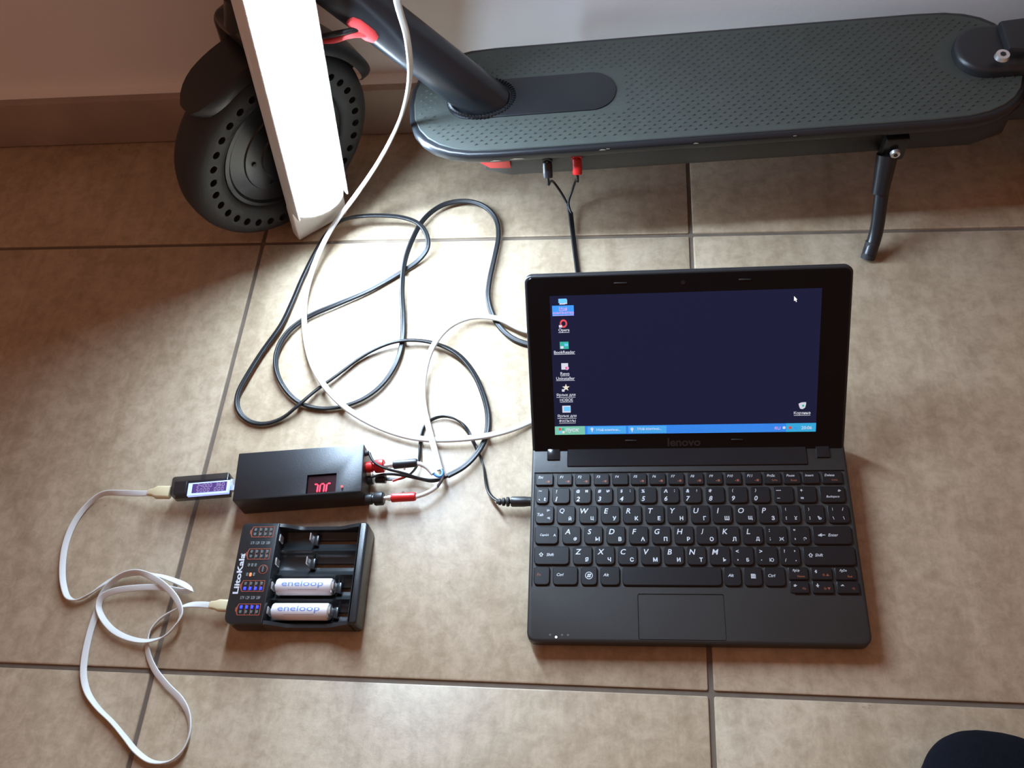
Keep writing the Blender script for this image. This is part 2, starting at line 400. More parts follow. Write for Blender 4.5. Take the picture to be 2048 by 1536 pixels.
def wheel(M):
    tyre_object(M)
    hp = [(.0, .0), (.0, .026), (.012, .026), (.013, .0235), (.030, .0225), (.031, .0205), (.048, .019), (.049, .0172), (.063, .0150), (.0655, .017), (.0695, .0165), (.0700, .010), (.0700, -.010), (.0695, -.0165), (.0655, -.017), (.063, -.015), (.049, -.0172), (.048, -.019), (.031, -.0205), (.030, -.0225), (.013, -.0235), (.012, -.026), (.0, -.026)]
    mb = MB().add(lathe([(max(r, .0004), z) for r, z in hp[1:]], 64), M); h = wobj('hub_motor', mb, BLACKM, sc)
    for i in range(6):
        a = R(60*i+15); p = Vector((.039*math.cos(a), .039*math.sin(a), .0195)); wobj('hub_bolt', MB().add(cyl(M @ p, M @ (p+Vector((0,0,.0022))), .0026, n=10)), BLACKM, h)
wheel(WM)
WL = lambda x, y, z: WM @ Vector((x, y, z))
fa = [R(54+k*3.75) for k in range(33)]; fpts = []; fv = []; ff = []
fprof = [(-.031, -.012), (-.0315, -.004), (-.027, .001), (0, .003), (.027, .001), (.0315, -.004), (.031, -.012), (.029, -.012), (.0295, -.004), (.026, -.0012), (0, .0008), (-.026, -.0012), (-.0295, -.004), (-.029, -.012)]
for k, a in enumerate(fa):
    taper = math.sqrt(1-(1-min(1, (min(k, 32-k)+.35)/5.))**2)
    for z, h in fprof: fv.append(WL((.1195+h)*math.cos(a), (.1195+h)*math.sin(a), z*taper*.8))
m_ = len(fprof)
for k in range(len(fa)-1):
    for i in range(m_): ff.append((k*m_+i, k*m_+(i+1) % m_, (k+1)*m_+(i+1) % m_, (k+1)*m_+i))
ff += [tuple(range(m_))[::-1], tuple(range((len(fa)-1)*m_, len(fa)*m_))]
wobj('front_fender', MB().add((fv, ff)), BLACKP, sc)
fk = MB()
for s_ in (-1, 1):
    P = spline([WL(0, -.006, s_*.031), WL(.001, .03, s_*.0325), WL(0, .085, s_*.0325), WL(-.006, .128, s_*.030), WL(-.012, .142, s_*.018)], .006)
    fk.add(sweep(P, [(x*.45, y*.9) for x, y in circle(.012, 12)]))
fk.add(box(-.026, .004, .131, .150, -.027, .027, .006, 3), WM)
wobj('fork', fk, BLACKM, sc)
ax = MB().add(cyl(WL(0, 0, -.037), WL(0, 0, .037), .006, n=6)); wobj('axle', ax, STEEL, sc)
head = top
stb = WL(-.012, .14, 0); std = (Vector((head.x+.012, head.y, head.z))-stb).normalized()
wobj('steering_column', MB().add(cyl(stb, stb+std*.86, .019, .0175, 28)), BLACKM, sc)
wobj('head_tube', MB().add(cyl(stb+std*.035, stb+std*.16, .0265, .0265, 28)), BLACKM, sc)
htop = stb+std*.86
hb = spline([htop+WA*.22+WD*-.03, htop+WA*.1+WD*-.008, htop, htop-WA*.1+WD*-.008, htop-WA*.22+WD*-.03], .01)
wobj('handlebar', MB().add(sweep(hb, circle(.012, 14))), BLACKM, sc)
for s_ in (-1, 1):
    a = htop+WA*(.14*s_)-WD*.015; b = htop+WA*(.24*s_)-WD*.034; wobj('grip', MB().add(cyl(a, b, .017, .0165, 18)), BLACKR, sc)
# cables from the grommet to the fork
gA = gsurf+gn2*.004+nd*.004; gB = gsurf+gn2*.004-nd*.005
lampn = Vector((math.sin(R(38)), -math.cos(R(38)), 0))
def vis(px, py, y): return atY(px, py, y)
for nm, g, pts, mt in (('brake_cable', gA, ((690, 64), (655, 70), (632, 76), (604, 96)), BLACKC), ('motor_cable', gB, ((700, 70), (668, 82), (640, 82), (608, 104)), REDR)):
    ys = [g.y-.003, g.y+.001, g.y+.008, g.y+.016]
    P = [g-gn2*.003]+[vis(px, py, yy) for (px, py), yy in zip(pts, ys)]+[WL(.0, .155, .028)+Vector((0, .004, .0))]
    wobj(nm, MB().add(sweep(smoothed(spline(P, .004), 3), circle(.0026, 10))), mt, sc)
# sockets in the case side for the two banana plugs
SOCK = []
for px, py, mt, lb in ((1094, 320, BLACKP, 'black socket in the battery case'), (1153, 313, REDP, 'red socket in the battery case')):
    c = onplane(px, py, DP(.3, -.061, -.02), -E2L); SOCK.append(c)
    wobj('socket', MB().add(cyl(c+E2L*.004, c-E2L*.003, .0055, .005, 18)), mt, sc, label=lb)
# kickstand
kp = onplane(1787, 293, DP(.45, -.066, -.02), -E2L); kf = at(1738, 508, .007); kd = (kf-kp).normalized()
ks = MB(); ks.add(box(-.010, .012, -.008, .012, -.016, .014, .003, 2), Matrix.Translation(kp+E2*.004) @ DM.to_3x3().to_4x4())
kstand = wobj('kickstand', ks, BLACKM, sc)
k1 = kp+Vector((-.004, -.002, -.012)); k2 = k1.lerp(kf, .40); k3 = k1.lerp(kf, .78)+Vector((.004, .003, -.002))
P = spline([k1+Vector((0,.004,.004)), k1.lerp(kf, .2)+Vector((.0015, .001, 0)), k2+Vector((.002, .001, 0)), k3, kf+Vector((.0, -.001, -.0))], .006)
wobj('kickstand_leg', MB().add(sweep(P, circle(.0066, 16))), BLACKM, kstand)
wobj('kickstand_sleeve', MB().add(cyl(k1+Vector((0,0,.004)), k1.lerp(kf, .36), .0098, .0078, 18)), BLACKM, kstand)
kfm = MB().add(cyl(kf+(k3-kf).normalized()*.012, kf-(k3-kf).normalized()*.002-Vector((0,0,.0042)), .0070, .0067, 18)); wobj('rubber_foot', kfm, BLACKR, kstand)
bn = (CAM-kp).normalized()*.4-E2L; bn.normalize()
wobj('bolt', MB().add(cyl(kp-E2L*.0075, kp-E2L*.0105, .0048, .0042, 16)).add(cyl(kp-E2L*.0104, kp-E2L*.0112, .002, n=6), None, 1), [CHROME, BLACKM], kstand)
# rear clamp, its screw, rear fender and rear wheel
bc = DP(.543, .009, 0)
br = MB().add(prism(rrect(.514, .60, -.022, .036, [.012, .028, .028, .012], 8), 0, .012, .005, 3), DM)
brk = wobj('fender_bracket', br, BLACKP, sc)
arm = MB().add(prism([(.556, -.006), (.64, -.02), (.66, .0), (.66, .03), (.62, .035), (.556, .03)], .010, .021, .004, 2), DM)
wobj('bracket_arm', arm, BLACKP, brk)
scr = onplane(2005, 111, DP(.56, 0, .0215), NUP)
wobj('screw', MB().add(cyl(scr-NUP*.002, scr+NUP*.0018, .0066, .0058, 20)).add(cyl(scr+NUP*.0017, scr+NUP*.0024, .0026, n=6), None, 1), [CHROME, BLACKM], brk, label='silver screw in the rear bracket')
RC = DP(.70, 0, 0); RC.z = .1073
RM = wheel_matrix(RC, -E2, -E1, ZZ); wheel(RM)
fv = []; ff = []; fr = [R(20+5*k) for k in range(24)]
for k, a in enumerate(fr):
    for z, h in fprof: fv.append(RM @ Vector(((.1215+h)*math.cos(a), (.1215+h)*math.sin(a), z)))
for k in range(len(fr)-1):
    for i in range(m_): ff.append((k*m_+i, k*m_+(i+1) % m_, (k+1)*m_+(i+1) % m_, (k+1)*m_+i))
ff += [tuple(range(m_))[::-1], tuple(range((len(fr)-1)*m_, len(fr)*m_))]
wobj('rear_fender', MB().add((fv, ff)), BLACKP, sc)
rf = MB()
for s_ in (-1, 1):
    rf.add(prism([(.54, s_*.036-.004), (.715, s_*.036-.004), (.715, s_*.036+.004), (.54, s_*.036+.004)], -.038, -.014, .003, 2, True), DM)
wobj('rear_fork', rf, BLACKM, sc)

# ============================================================ LIGHT BAR
PHI = R(41); LU = Vector((math.cos(PHI), math.sin(PHI), 0)); LN = Vector((math.sin(PHI), -math.cos(PHI), 0)); LW = .061; LLEN = .68
LAX = Vector((.170, -.088, 1)).normalized(); lb = at(600, 486, 0)
lroot = lb+LU*LW/2
# local frame: x = across, y = out of the face, z = along the bar
lx = (LU-LAX*LU.dot(LAX)).normalized(); ly = lx.cross(LAX)*-1
if ly.dot(LN) < 0: ly = -ly
LM = Matrix(((lx.x, ly.x, LAX.x, lroot.x), (lx.y, ly.y, LAX.y, lroot.y), (lx.z, ly.z, LAX.z, lroot.z), (0,0,0,1)))
lamp = thing('light_bar', 'white LED light bar standing on end in front of the scooter wheel, switched on', 'lamp', lroot)
hous = MB().add(box(-LW/2, LW/2, -.0125, 0, .0035, LLEN, .0022, 2), LM)
hous.add(box(-LW/2, -LW/2+.0018, -.003, .0135, .0525, LLEN-.0385, .0006, 1), LM); hous.add(box(LW/2-.0018, LW/2, -.003, .0135, .0525, LLEN-.0385, .0006, 1), LM)
wobj('housing', hous, WHITEP, lamp)
M_LED = mat('lit_diffuser', (.9, .95, 1), .3, emit=((.72, .93, 1.18), LAMP_STRENGTH))
dv = []; df = []; nn = 22; z0, z1 = .054, LLEN-.04
for z in (z0, z1):
    for i in range(nn+1):
        t = math.pi*i/nn; dv.append(LM @ Vector((.0285*math.cos(t), .0005+.0205*math.sin(t)**.9, z)))
for i in range(nn): df.append((i, i+1, nn+1+i+1, nn+1+i))
df += [(0, nn, 2*nn+1, nn+1)]
wobj('diffuser', MB().add((dv, df)), M_LED, lamp, label='glowing white half-round diffuser')
for zc in (z0, z1):
    pl_ = [(.0287*math.cos(math.pi*i/nn), .0005+.0207*math.sin(math.pi*i/nn)**.9) for i in range(nn+1)]
    wobj('diffuser_end', MB().add(prism(pl_, zc-.0012, zc+.0012), LM), WHITEP, lamp)
for a, b in ((.0035, .0525), (LLEN-.0385, LLEN)):
    wobj('end_cap', MB().add(box(-LW/2-.0004, LW/2+.0004, -.0127, .0012, a, b, .002, 2), LM), WHITEP, lamp)

# ============================================================ CABLES
def flatprof(w, h, n=5):
    return [(x*1., y*1.) for x, y in rrect(-w/2, w/2, -h/2, h/2, h*.49, n)]
# white lamp lead with two banana plugs
wc_z = .0030
ltop = LM @ Vector((0, -.012, LLEN+.004))
pw = [ltop, LM @ Vector((.012, -.012, LLEN+.035)), LM @ Vector((.045, -.014, LLEN+.03)), LM @ Vector((.062, -.012, LLEN-.06)), at(792, -230, .50), at(794, 0, .31), at(815, 80, .25), at(820, 150, .205), at(803, 230, .150), at(762, 315, .095), at(712, 390, .05), at(666, 452, .024), at(632, 520, .0150), at(610, 600, .0095), at(612, 680, .008), at(632, 745, .0110), at(680, 806, .0105), at(745, 848, .0065), at(830, 876, .0065), at(920, 878, .0080), at(1000, 866, .0075), at(1058, 845, wc_z), at(1140, 800, wc_z), at(1210, 735, .006), at(1215, 680, .0085), at(1150, 655, .0085), at(1055, 663, .007), at(1000, 638, .008), at(945, 634, .006), at(900, 652, .010), at(866, 692, .0125), at(849, 745, .008), at(846, 800, .008), at(856, 850, .0125), at(868, 895, .0145), at(880, 940, .0125)]
wcab = thing('lamp_cable', 'long white flat cable looping from the light bar to the black box', 'cable', at(640, 760, 0))
P = smoothed(spline(pw, .004), 2)
wobj('jacket', MB().add(sweep(P, flatprof(.0058, .0032))), WHITEC, wcab)
BLUE = mat('blue_pvc', (.06, .22, .75), .4); BROWNC = mat('grey_brown_pvc', (.10, .085, .08), .45); GREYC = mat('grey_white_pvc', (.62, .60, .56), .5)
j0 = at(881, 938, .0125)
def wire(name, pts, r, mt, parent, k=2): return wobj(name, MB().add(sweep(smoothed(spline([at(*p) if not isinstance(p, Vector) else p for p in pts], .0025), k), circle(r, 10))), mt, parent)
wire('blue_core', [j0, (887, 946, .0140), (882, 954, .0145), (874, 953, .0150), (866, 946, .0155), (863, 941, .0155)], .0013, BLUE, wcab)
wire('black_plug_lead', [(866, 948, .0155), (858, 938, .0165), (848, 931, .018), (838, 927, .0185), (831, 927, .0185)], .0021, GREYC, wcab)
wire('brown_core', [j0, (887, 952, .0138), (882, 964, .0128), (874, 974, .0110)], .0014, BROWNC, wcab)
wire('red_plug_lead', [(875, 972, .0105), (864, 981, .012), (850, 988, .0135), (838, 992, .0140), (830, 994, .0140)], .0019, GREYC, wcab)
def banana(parent, p_tip, p_in, p_out, mt, r=.0042, screw=None, lbl=None):
    """p_tip: end of the metal pin, p_in/p_out: ends of the coloured sleeve"""
    d = (p_out-p_in).normalized(); M = axis_matrix(p_in, d); L = (p_out-p_in).length
    pl = wobj('banana_plug', MB().add(lathe([(r*.7, 0), (r*.95, .0006), (r, .002), (r, L-.0025), (r*.92, L-.0006), (r*.7, L)], 20), M), mt, parent, **({'label': lbl} if lbl else {}))
    wobj('pin', MB().add(cyl(p_tip, p_in+d*.002, .0019, n=14)).add(cyl(p_in-d*.0028, p_in+d*.001, .0026, n=14)), CHROME, pl)
    if screw is not None: wobj('set_screw', MB().add(cyl(screw, screw+(CAM-screw).normalized()*.0008, .0011, n=10)), CHROME, pl)
    return pl
# plug positions are used again for the binding posts
zb = .0185; za = .0140
B_in, B_out, B_tip = at(786, 930, zb), at(835, 925, zb), at(764, 932.5, zb)
A_in, A_out, A_tip = at(782, 996, za), at(832, 993, za), at(762, 997, za)
banana(wcab, B_tip, B_in, B_out, BLACKP, .0040, at(809, 938, zb+.001), 'black banana plug')
banana(wcab, A_tip, A_in, A_out, REDP, .0040, at(806, 985, za+.003), 'red banana plug')
# black twin lead from the scooter to the box
tw = thing('twin_lead', 'long black twin-core lead coiled on the floor between scooter and black box', 'cable', at(700, 640, 0))
tp = [(1141, 425, .006), (1146, 470, .0035), (1152, 520, .0028), (1158, 560, .0026), (1180, 620, .0026), (1185, 670, .0026), (1130, 694, .0026), (1055, 688, .0028), (1018, 672, .0030), (990, 640, .0032), (976, 598, .004), (979, 560, .004), (990, 510, .004), (997, 470, .004), (992, 438, .0045), (968, 412, .006), (930, 402, .007), (885, 410, .007), (848, 438, .0068), (822, 485, .0065), (808, 530, .0078), (804, 580, .006), (806, 630, .0045), (805, 680, .0035), (793, 725, .0035), (765, 768, .0035), (728, 797, .0035), (680, 814, .003), (640, 817, .003), (600, 806, .0035), (570, 778, .0045), (553, 742, .006), (553, 705, .007), (572, 668, .006), (612, 636, .0038), (670, 610, .0035), (740, 580, .003), (800, 546, .0028), (838, 520, .004), (856, 495, .008), (854, 470, .011), (838, 447, .013), (806, 435, .015), (760, 431, .017), (715, 433, .017), (682, 441, .013), (655, 465, .007), (630, 505, .004), (605, 555, .004), (585, 602, .005), (562, 650, .006), (525, 702, .006), (495, 750, .007), (475, 790, .006), (476, 820, .004), (498, 843, .0028), (530, 848, .003), (562, 838, .003), (595, 812, .0065), (630, 782, .0052), (672, 752, .004), (720, 716, .003), (765, 692, .0045), (800, 682, .006), (840, 681, .0055), (880, 690, .0055), (915, 708, .006), (945, 742, .006), (965, 785, .005), (976, 830, .0030), (973, 870, .0030), (955, 906, .0068), (928, 934, .0075), (895, 952, .0095)]
P = smoothed(spline([at(*p) for p in tp], .004), 2)
wobj('twin_cord', MB().add(sweep(P, twin(.0014), lambda t: .5*math.sin(9*t)+.35*math.sin(23*t+1))), BLACKC, tw)
BX_A = [(897, 951, .0098), (870, 960, .0105), (840, 957, .0135), (810, 947, .0195), (785, 941, .0240), (763, 934, .0265), (748, 925, .0270), (741, 914, .0265), (739, 906, .025)]
BX_B = [(897, 952, .0088), (868, 963, .0080), (835, 957, .0090), (800, 950, .0120), (772, 948, .0150), (756, 951, .0160), (742, 954, .0160)]
wire('core', BX_A, .00125, BLACKC, tw); wire('core', BX_B, .00125, BLACKC, tw)
for k, (px, mt, lbl) in enumerate(((1094, BLACKP, 'black banana plug in the scooter'), (1153, REDP, 'red banana plug in the scooter'))):
    c = SOCK[k]; d = (-E2L*.75-NUP*.65).normalized(); pi_, po_ = c+d*.002, c+d*.0175
    banana(tw, c-d*.002, pi_, po_, mt, .0047, (pi_.lerp(po_, .3)-E1*.004) if k == 0 else None, lbl)
    mid = [(1108, 365, .030), (1124, 388, .016), (1135, 410, .009)] if k == 0 else [(1151, 362, .034), (1143, 385, .018), (1136, 408, .010)]
    side = E1*(-.0012 if k == 0 else .0012)
    e1 = at(1141, 428, .006)+side
    wobj('core', MB().add(sweep(smoothed(spline([po_-d*.003]+[po_+d*.004]+[at(*m) for m in mid]+[e1], .003), 2), circle(.0013, 10))), BLACKC, tw)
# laptop supply cord
pc = thing('power_cable', 'thin black power cable plugged into the side of the laptop', 'cable', at(920, 900, 0))
pp = [at(770, 958, .008), at(800, 958, .007), at(822, 948, .006), at(836, 928, .008), at(840, 900, .0035), at(842, 875, .0022), at(852, 848, .0022), at(875, 834, .003), at(900, 834, .0035), at(928, 850, .0030), at(945, 880, .0020), at(958, 908, .0020), at(968, 935, .0020), at(971, 960, .003), at(977, 985, .006), at(990, 999, .009), at(1000, 1004, .0105)]
wobj('cord', MB().add(sweep(smoothed(spline(pp, .003), 2), twin(.0009, 6), lambda t: 2.4*math.sin(5*t))), BLACKC, pc)
wire('red_core', [(785, 962, .0085), (800, 957, .0078), (818, 950, .0072)], .0011, mat('red_pvc', (.65, .05, .03), .4), pc)
pa, pb = at(1022, 1003.5, .0105), at(1062, 1003, .0105); pd = (pb-pa).normalized()
wobj('barrel_plug', MB().add(lathe([(.0040, 0), (.0046, .0012), (.0046, .012), (.0042, .0150), (.0042, .0175)], 20), axis_matrix(pa, pd)), BLACKP, pc)
for k, (x0, r) in enumerate(((-.0042, .0043), (-.0080, .0036), (-.0115, .0029))):
    wobj('strain_relief', MB().add(lathe([(r*.7, 0), (r, .0004), (r, .0024), (r*.75, .0030)], 16), axis_matrix(pa+pd*x0, pd)), BLACKR, pc)
wobj('strain_core', MB().add(cyl(pa-pd*.013, pa+pd*.002, .0018, n=12)), BLACKR, pc)
wobj('barrel_plug', MB().add(cyl(at(752, 958, .0085), at(772, 959, .0085), .0038, .0036, 16)), BLACKP, pc)
# flat USB cable
uc = thing('usb_cable', 'flat white USB cable with cream plugs tangled on the floor', 'cable', at(240, 1200, 0))
up_ = [(300, 986, .0165, 0), (282, 987, .0135, .1), (245, 986, .008, .35), (205, 988, .005, 1.1), (180, 1005, .004, 1.35), (150, 1042, .004, 1.0), (132, 1085, .0032, .5), (125, 1130, .003, .45), (127, 1170, .003, .6), (137, 1196, .0035, .8), (155, 1200, .004, 1.2), (178, 1189, .0045, 1.3), (205, 1170, .005, .8), (240, 1153, .006, .3), (280, 1147, .007, .6), (312, 1150, .009, 1.1), (345, 1160, .010, .6), (372, 1172, .010, .3), (382, 1181, .0095, .9), (365, 1182, .0090, .9), (320, 1175, .0095, .3), (270, 1176, .0095, .3), (225, 1183, .0085, .4), (202, 1196, .0065, .7), (197, 1212, .005, .9), (205, 1236, .005, .6), (228, 1262, .0048, .4), (262, 1278, .0045, .5), (298, 1282, .006, .7), (330, 1272, .008, 1.2), (352, 1250, .010, 1.3), (362, 1228, .0115, .7), (355, 1202, .0125, .3), (330, 1172, .0130, .4), (295, 1150, .0120, .3), (270, 1144, .011, .8), (245, 1150, .009, 1.1), (222, 1166, .007, 1.2), (204, 1190, .0045, 1.1), (193, 1225, .003, .5), (180, 1265, .0028, .4), (170, 1310, .0028, .3), (167, 1350, .0028, .4), (175, 1385, .0028, .5), (195, 1415, .0028, .9), (225, 1445, .003, 1.1), (250, 1475, .003, 1.1), (275, 1505, .003, .9), (305, 1524, .003, .9), (340, 1522, .0032, 1.2), (366, 1500, .0035, 1.25), (379, 1465, .0035, 1.1), (377, 1430, .003, .8), (362, 1400, .0028, .3), (335, 1372, .0028, .3), (310, 1340, .0028, .3), (297, 1310, .003, .35), (294, 1285, .003, .5), (300, 1262, .0035, .9), (318, 1240, .0045, 1.2), (345, 1222, .0065, 1.25), (368, 1212, .009, 1.0), (390, 1209, .0105, .3), (415, 1210, .0115, 0), (430, 1212, .012, 0)]
P = spline([at(a, b, c) for a, b, c, d in up_], .003)
tws = [d for a, b, c, d in up_]
cum = [0.]; PP = [at(a, b, c) for a, b, c, d in up_]
for i in range(1, len(PP)): cum.append(cum[-1]+(PP[i]-PP[i-1]).length)
def twf(t):
    s_ = t*cum[-1]
    for i in range(len(cum)-1):
        if cum[i+1] >= s_: k = (s_-cum[i])/max(1e-9, cum[i+1]-cum[i]); return tws[i]*(1-k)+tws[i+1]*k
    return tws[-1]
wobj('ribbon', MB().add(sweep(P, flatprof(.0056, .0014, 3), twf)), mat('white_ribbon', (.68, .68, .65), .5), uc)
CREAM = mat('cream_plastic', (.66, .56, .34), .5)
def usbplug(p_cable, p_end, w0, w1, h):
    d = (p_end-p_cable).normalized(); L = (p_end-p_cable).length; s_, t_ = frame_from(d)
    side = d.cross(ZZ).normalized(); up = side.cross(d); v = []; f = []; n = 16
    for k, (x, wd, hh) in enumerate(((0, w0*.8, h*.5), (.0012, w0, h*.62), (.005, w0*1.15, h*.8), (.009, w1, h), (L-.001, w1, h), (L, w1*.94, h*.9))):
        for q in rrect(-wd/2, wd/2, -hh/2, hh/2, hh*.35, 3): v.append(p_cable+d*x+side*q[0]+up*q[1])
    for k in range(5):
        for i in range(n): f.append((k*n+i, k*n+(i+1) % n, (k+1)*n+(i+1) % n, (k+1)*n+i))
    f += [tuple(range(n))[::-1], tuple(range(5*n, 6*n))]
    wobj('usb_plug', MB().add((v, f)), CREAM, uc)
usbplug(at(296, 985, .0165), at(341, 985, .0165), .0065, .0120, .0065)
usbplug(at(419, 1210, .0118), at(456, 1212, .0118), .0065, .0105, .0060)

def glow(name, col, strength): return mat(name, tuple(min(1, c) for c in col), .5, emit=(col, strength))
def cut(o, mb, M=None):
    """subtract mb (given in the object's own frame) from the object"""
    if M: mb.v = [M @ v for v in mb.v]
    c = obj('cutter', mb, BLACKP, o.parent); c.matrix_world = o.matrix_world; c.location = o.location
    bo = o.modifiers.new('cut', 'BOOLEAN'); bo.object = c; bo.operation = 'DIFFERENCE'; bo.solver = 'EXACT'
    bpy.context.view_layer.update(); me = bpy.data.meshes.new_from_object(o.evaluated_get(bpy.context.evaluated_depsgraph_get()))
    o.modifiers.clear(); old = o.data; o.data = me; me.name = o.name; bpy.data.meshes.remove(old); cm = c.data; bpy.data.objects.remove(c); bpy.data.meshes.remove(cm)
    me.polygons.foreach_set('use_smooth', [True]*len(me.polygons)); me.set_sharp_from_angle(angle=R(30))
def local(root_loc, rot, p):
    d = p-root_loc; c, s_ = math.cos(rot), math.sin(rot); return Vector((d.x*c+d.y*s_, -d.x*s_+d.y*c, d.z))

# ============================================================ BLACK POWER BOX
BR_, BA, BH = Vector((.0484, .1424, 0)), R(5.2), .033
pbx = thing('converter_box', 'black plastic converter box with a red digital readout and wires plugged in', 'power box', BR_, BA)
BXL = lambda px, py, z: local(BR_, BA, at(px, py, z))
BLN, BWD = .1182, .0484
case = obj('case', MB().add(box(.0006, BLN-.0006, .0006, BWD-.0006, .0, BH-.0022, .0012, 2)), BLACKP, pbx)
wl_, wr_ = BXL(616, 965, BH).x, BXL(666, 965, BH).x; wt_, wb_ = BXL(641, 950, BH).y, BXL(641, 980, BH).y
cut(case, MB().add(box(wl_-.002, wr_+.002, .0022, wt_+.002, BH-.009, BH+.01)))
lid = obj('lid', MB().add(box(0, BLN, 0, BWD, BH-.0021, BH, .0011, 2)), mat('satin_black_lid', (.018, .020, .023), .33, bump=(700, .1)), pbx)
cut(lid, MB().add(box(wl_, wr_, wb_, wt_, BH-.01, BH+.01)))
disp = obj('led_display', MB().add(box(wl_-.0015, wr_+.0015, .0024, wt_+.0015, BH-.0088, BH-.0042, .0003, 1)), mat('dark_red_filter', (.020, .002, .004), .3, spec=.25), pbx)
SEG = {'0': 'abcdef', '1': 'bc', '2': 'abged', '3': 'abgcd', '4': 'fgbc', '5': 'afgcd', '6': 'afgecd', '7': 'abc', '8': 'abcdefg', '9': 'abcdfg', '-': 'g', ' ': ''}
def seven(mb, ch, x, y, w, h, t, z=0., mi=0, sl=0., only=None):
    """digit with lower left corner (x, y)"""
    g = t*.25; hb = h/2
    def bar(x0, y0, x1, y1):
        if abs(x1-x0) > abs(y1-y0): q = [(x0+g, y0), (x0+g+t/2, y0-t/2), (x1-g-t/2, y0-t/2), (x1-g, y0), (x1-g-t/2, y0+t/2), (x0+g+t/2, y0+t/2)]
        else: q = [(x0, y0+g), (x0+t/2, y0+g+t/2), (x0+t/2, y1-g-t/2), (x0, y1-g), (x0-t/2, y1-g-t/2), (x0-t/2, y0+g+t/2)]
        mb.add(flat([(a+(b-y)*sl, b) for a, b in q], z), None, mi)
    S_ = {'a': (x, y+h, x+w, y+h), 'b': (x+w, y+hb, x+w, y+h), 'c': (x+w, y, x+w, y+hb), 'd': (x, y, x+w, y), 'e': (x, y, x, y+hb), 'f': (x, y+hb, x, y+h), 'g': (x, y+hb, x+w, y+hb)}
    for s_ in SEG[ch]:
        if not only or s_ in only: bar(*S_[s_])
REDLED = glow('red_led', (1, .012, .035), 3.2)
dt = BXL(641, 968, BH-.0042).y; dl = BXL(624, 972, BH-.0042).x; dr = BXL(663, 970, BH-.0042).x
pw_ = (dr-dl)/3.
for i, ch in enumerate('705'):
    g = MB(); seven(g, ch, dl+i*pw_+.0008, dt-.0165, pw_-.0022, .0165, .0013, BH-.0041, 0, .06, 'abf')
    obj('digit', g, REDLED, disp, smooth=0)
p = BXL(684, 973, BH)
obj('indicator_led', MB().add(prism(circle(.0011, 12, p.x, p.y), BH-.0005, BH+.0004)), glow('red_led_dim', (1, .06, .05), .6), pbx)
# binding posts on the end face
def post(px, py, pz, mt, r, ln, lbl):
    a = BXL(px, py, pz); y, z = a.y, pz; M = axis_matrix((BLN-.0005, y, z), (1, 0, 0))
    o = obj('binding_post', MB().add(lathe([(r*.75, 0), (r*.8, ln*.12), (r*.8, ln*.35), (r*.62, ln*.37), (r*.62, ln*.45), (r*.9, ln*.48), (r, ln*.55), (r, ln*.94), (r*.85, ln)], 24), M), mt, pbx, label=lbl)
    return o
post(764, 932, .0185, REDP, .0062, .0165, 'red binding post'); post(762, 997, .0140, BLACKP, .0062, .0165, 'black binding post')
for px, py, pz in ((744, 947, .0155), (752, 947, .0150)):
    a = BXL(px, py, pz); obj('terminal_screw', MB().add(cyl((BLN-.0005, a.y, pz), (BLN+.0035, a.y, pz), .0022, .002, 14)), CHROME, pbx)
    break
a = BXL(752, 958, .0085); obj('output_jack', MB().add(cyl((BLN-.0005, a.y, .0085), (BLN+.004, a.y, .0085), .005, .0046, 18)), BLACKP, pbx)
a = BXL(739, 906, .025); obj('cable_gland', MB().add(cyl((BLN-.0005, a.y, .025), (BLN+.0025, a.y, .025), .0028, .0022, 14)), BLACKR, pbx)

# ============================================================ USB METER
mz = .0225; ma = at(348, 954, mz); mb_ = at(463, 944.5, mz); MA = math.atan2((mb_-ma).y, (mb_-ma).x)
mfront = at(338, 992, mz); 
mo_ = Vector((mfront.x, mfront.y, 0)); MLN = .0535; MW = .0195
um = thing('usb_meter', 'small smoky USB tester with a lit purple screen plugged into the black box', 'usb meter', mo_+Vector((0,0,.0085)), MA)
UML = lambda px, py, z: local(Vector((mo_.x, mo_.y, .0085)), MA, at(px, py, z))
SMOKE = mat('smoky_shell', (.022, .021, .024), .18, alpha=.72)
zt = mz-.0085
obj('shell', MB().add(prism(rrect(0, MLN, 0, MW, [.001, .003, .003, .001], 4), .0, zt, .0012, 2, True)), SMOKE, um)
obj('circuit_board', MB().add(box(.002, MLN-.001, .0015, MW-.0015, .004, .0056)), mat('pcb', (.02, .025, .03), .5), um)
obj('usb_socket', MB().add(box(.0012, .0135, .0035, MW-.0035, .0058, .0108, .0006, 1)), mat('dull_nickel', (.25, .24, .23), .4, .9), um)
obj('usb_tongue', MB().add(box(MLN-.0005, MLN+.010, .0038, MW-.0038, .003, .0072, .0004, 1)), CHROME, um)
c = [UML(375, 967, mz), UML(457, 960, mz), UML(457, 985, mz), UML(381, 992, mz)]
lx0, lx1 = (c[0].x+c[3].x)/2, (c[1].x+c[2].x)/2; ly0, ly1 = (c[3].y+c[2].y)/2, (c[0].y+c[1].y)/2
lcd = obj('screen_bezel', MB().add(box(lx0-.0012, lx1+.0005, ly0, ly1, zt-.003, zt+.0003, .0003, 1)), glow('backlight_blue', (.36, .46, .95), .9), um)
scn = obj('lcd', MB().add(quad(lx0+.0030, lx1-.0016, ly0+.0022, ly1-.0014, zt+.0005)), mat('lcd_purple', (.03, .015, .06), .4, emit=((.055, .025, .15), 1.)), lcd, smooth=0)
g = MB(); sw = (lx1-lx0-.0046); sh = (ly1-ly0-.0036)
for r_, tx in enumerate(('24000 360', '5000 000')):
    n = len(tx)
    for i, ch in enumerate(tx): seven(g, ch, lx0+.0030+sw*(.14+.82*i/n), ly0+.0022+sh*(.56-.48*r_), sw*.055, sh*.34, sw*.013, zt+.0006)
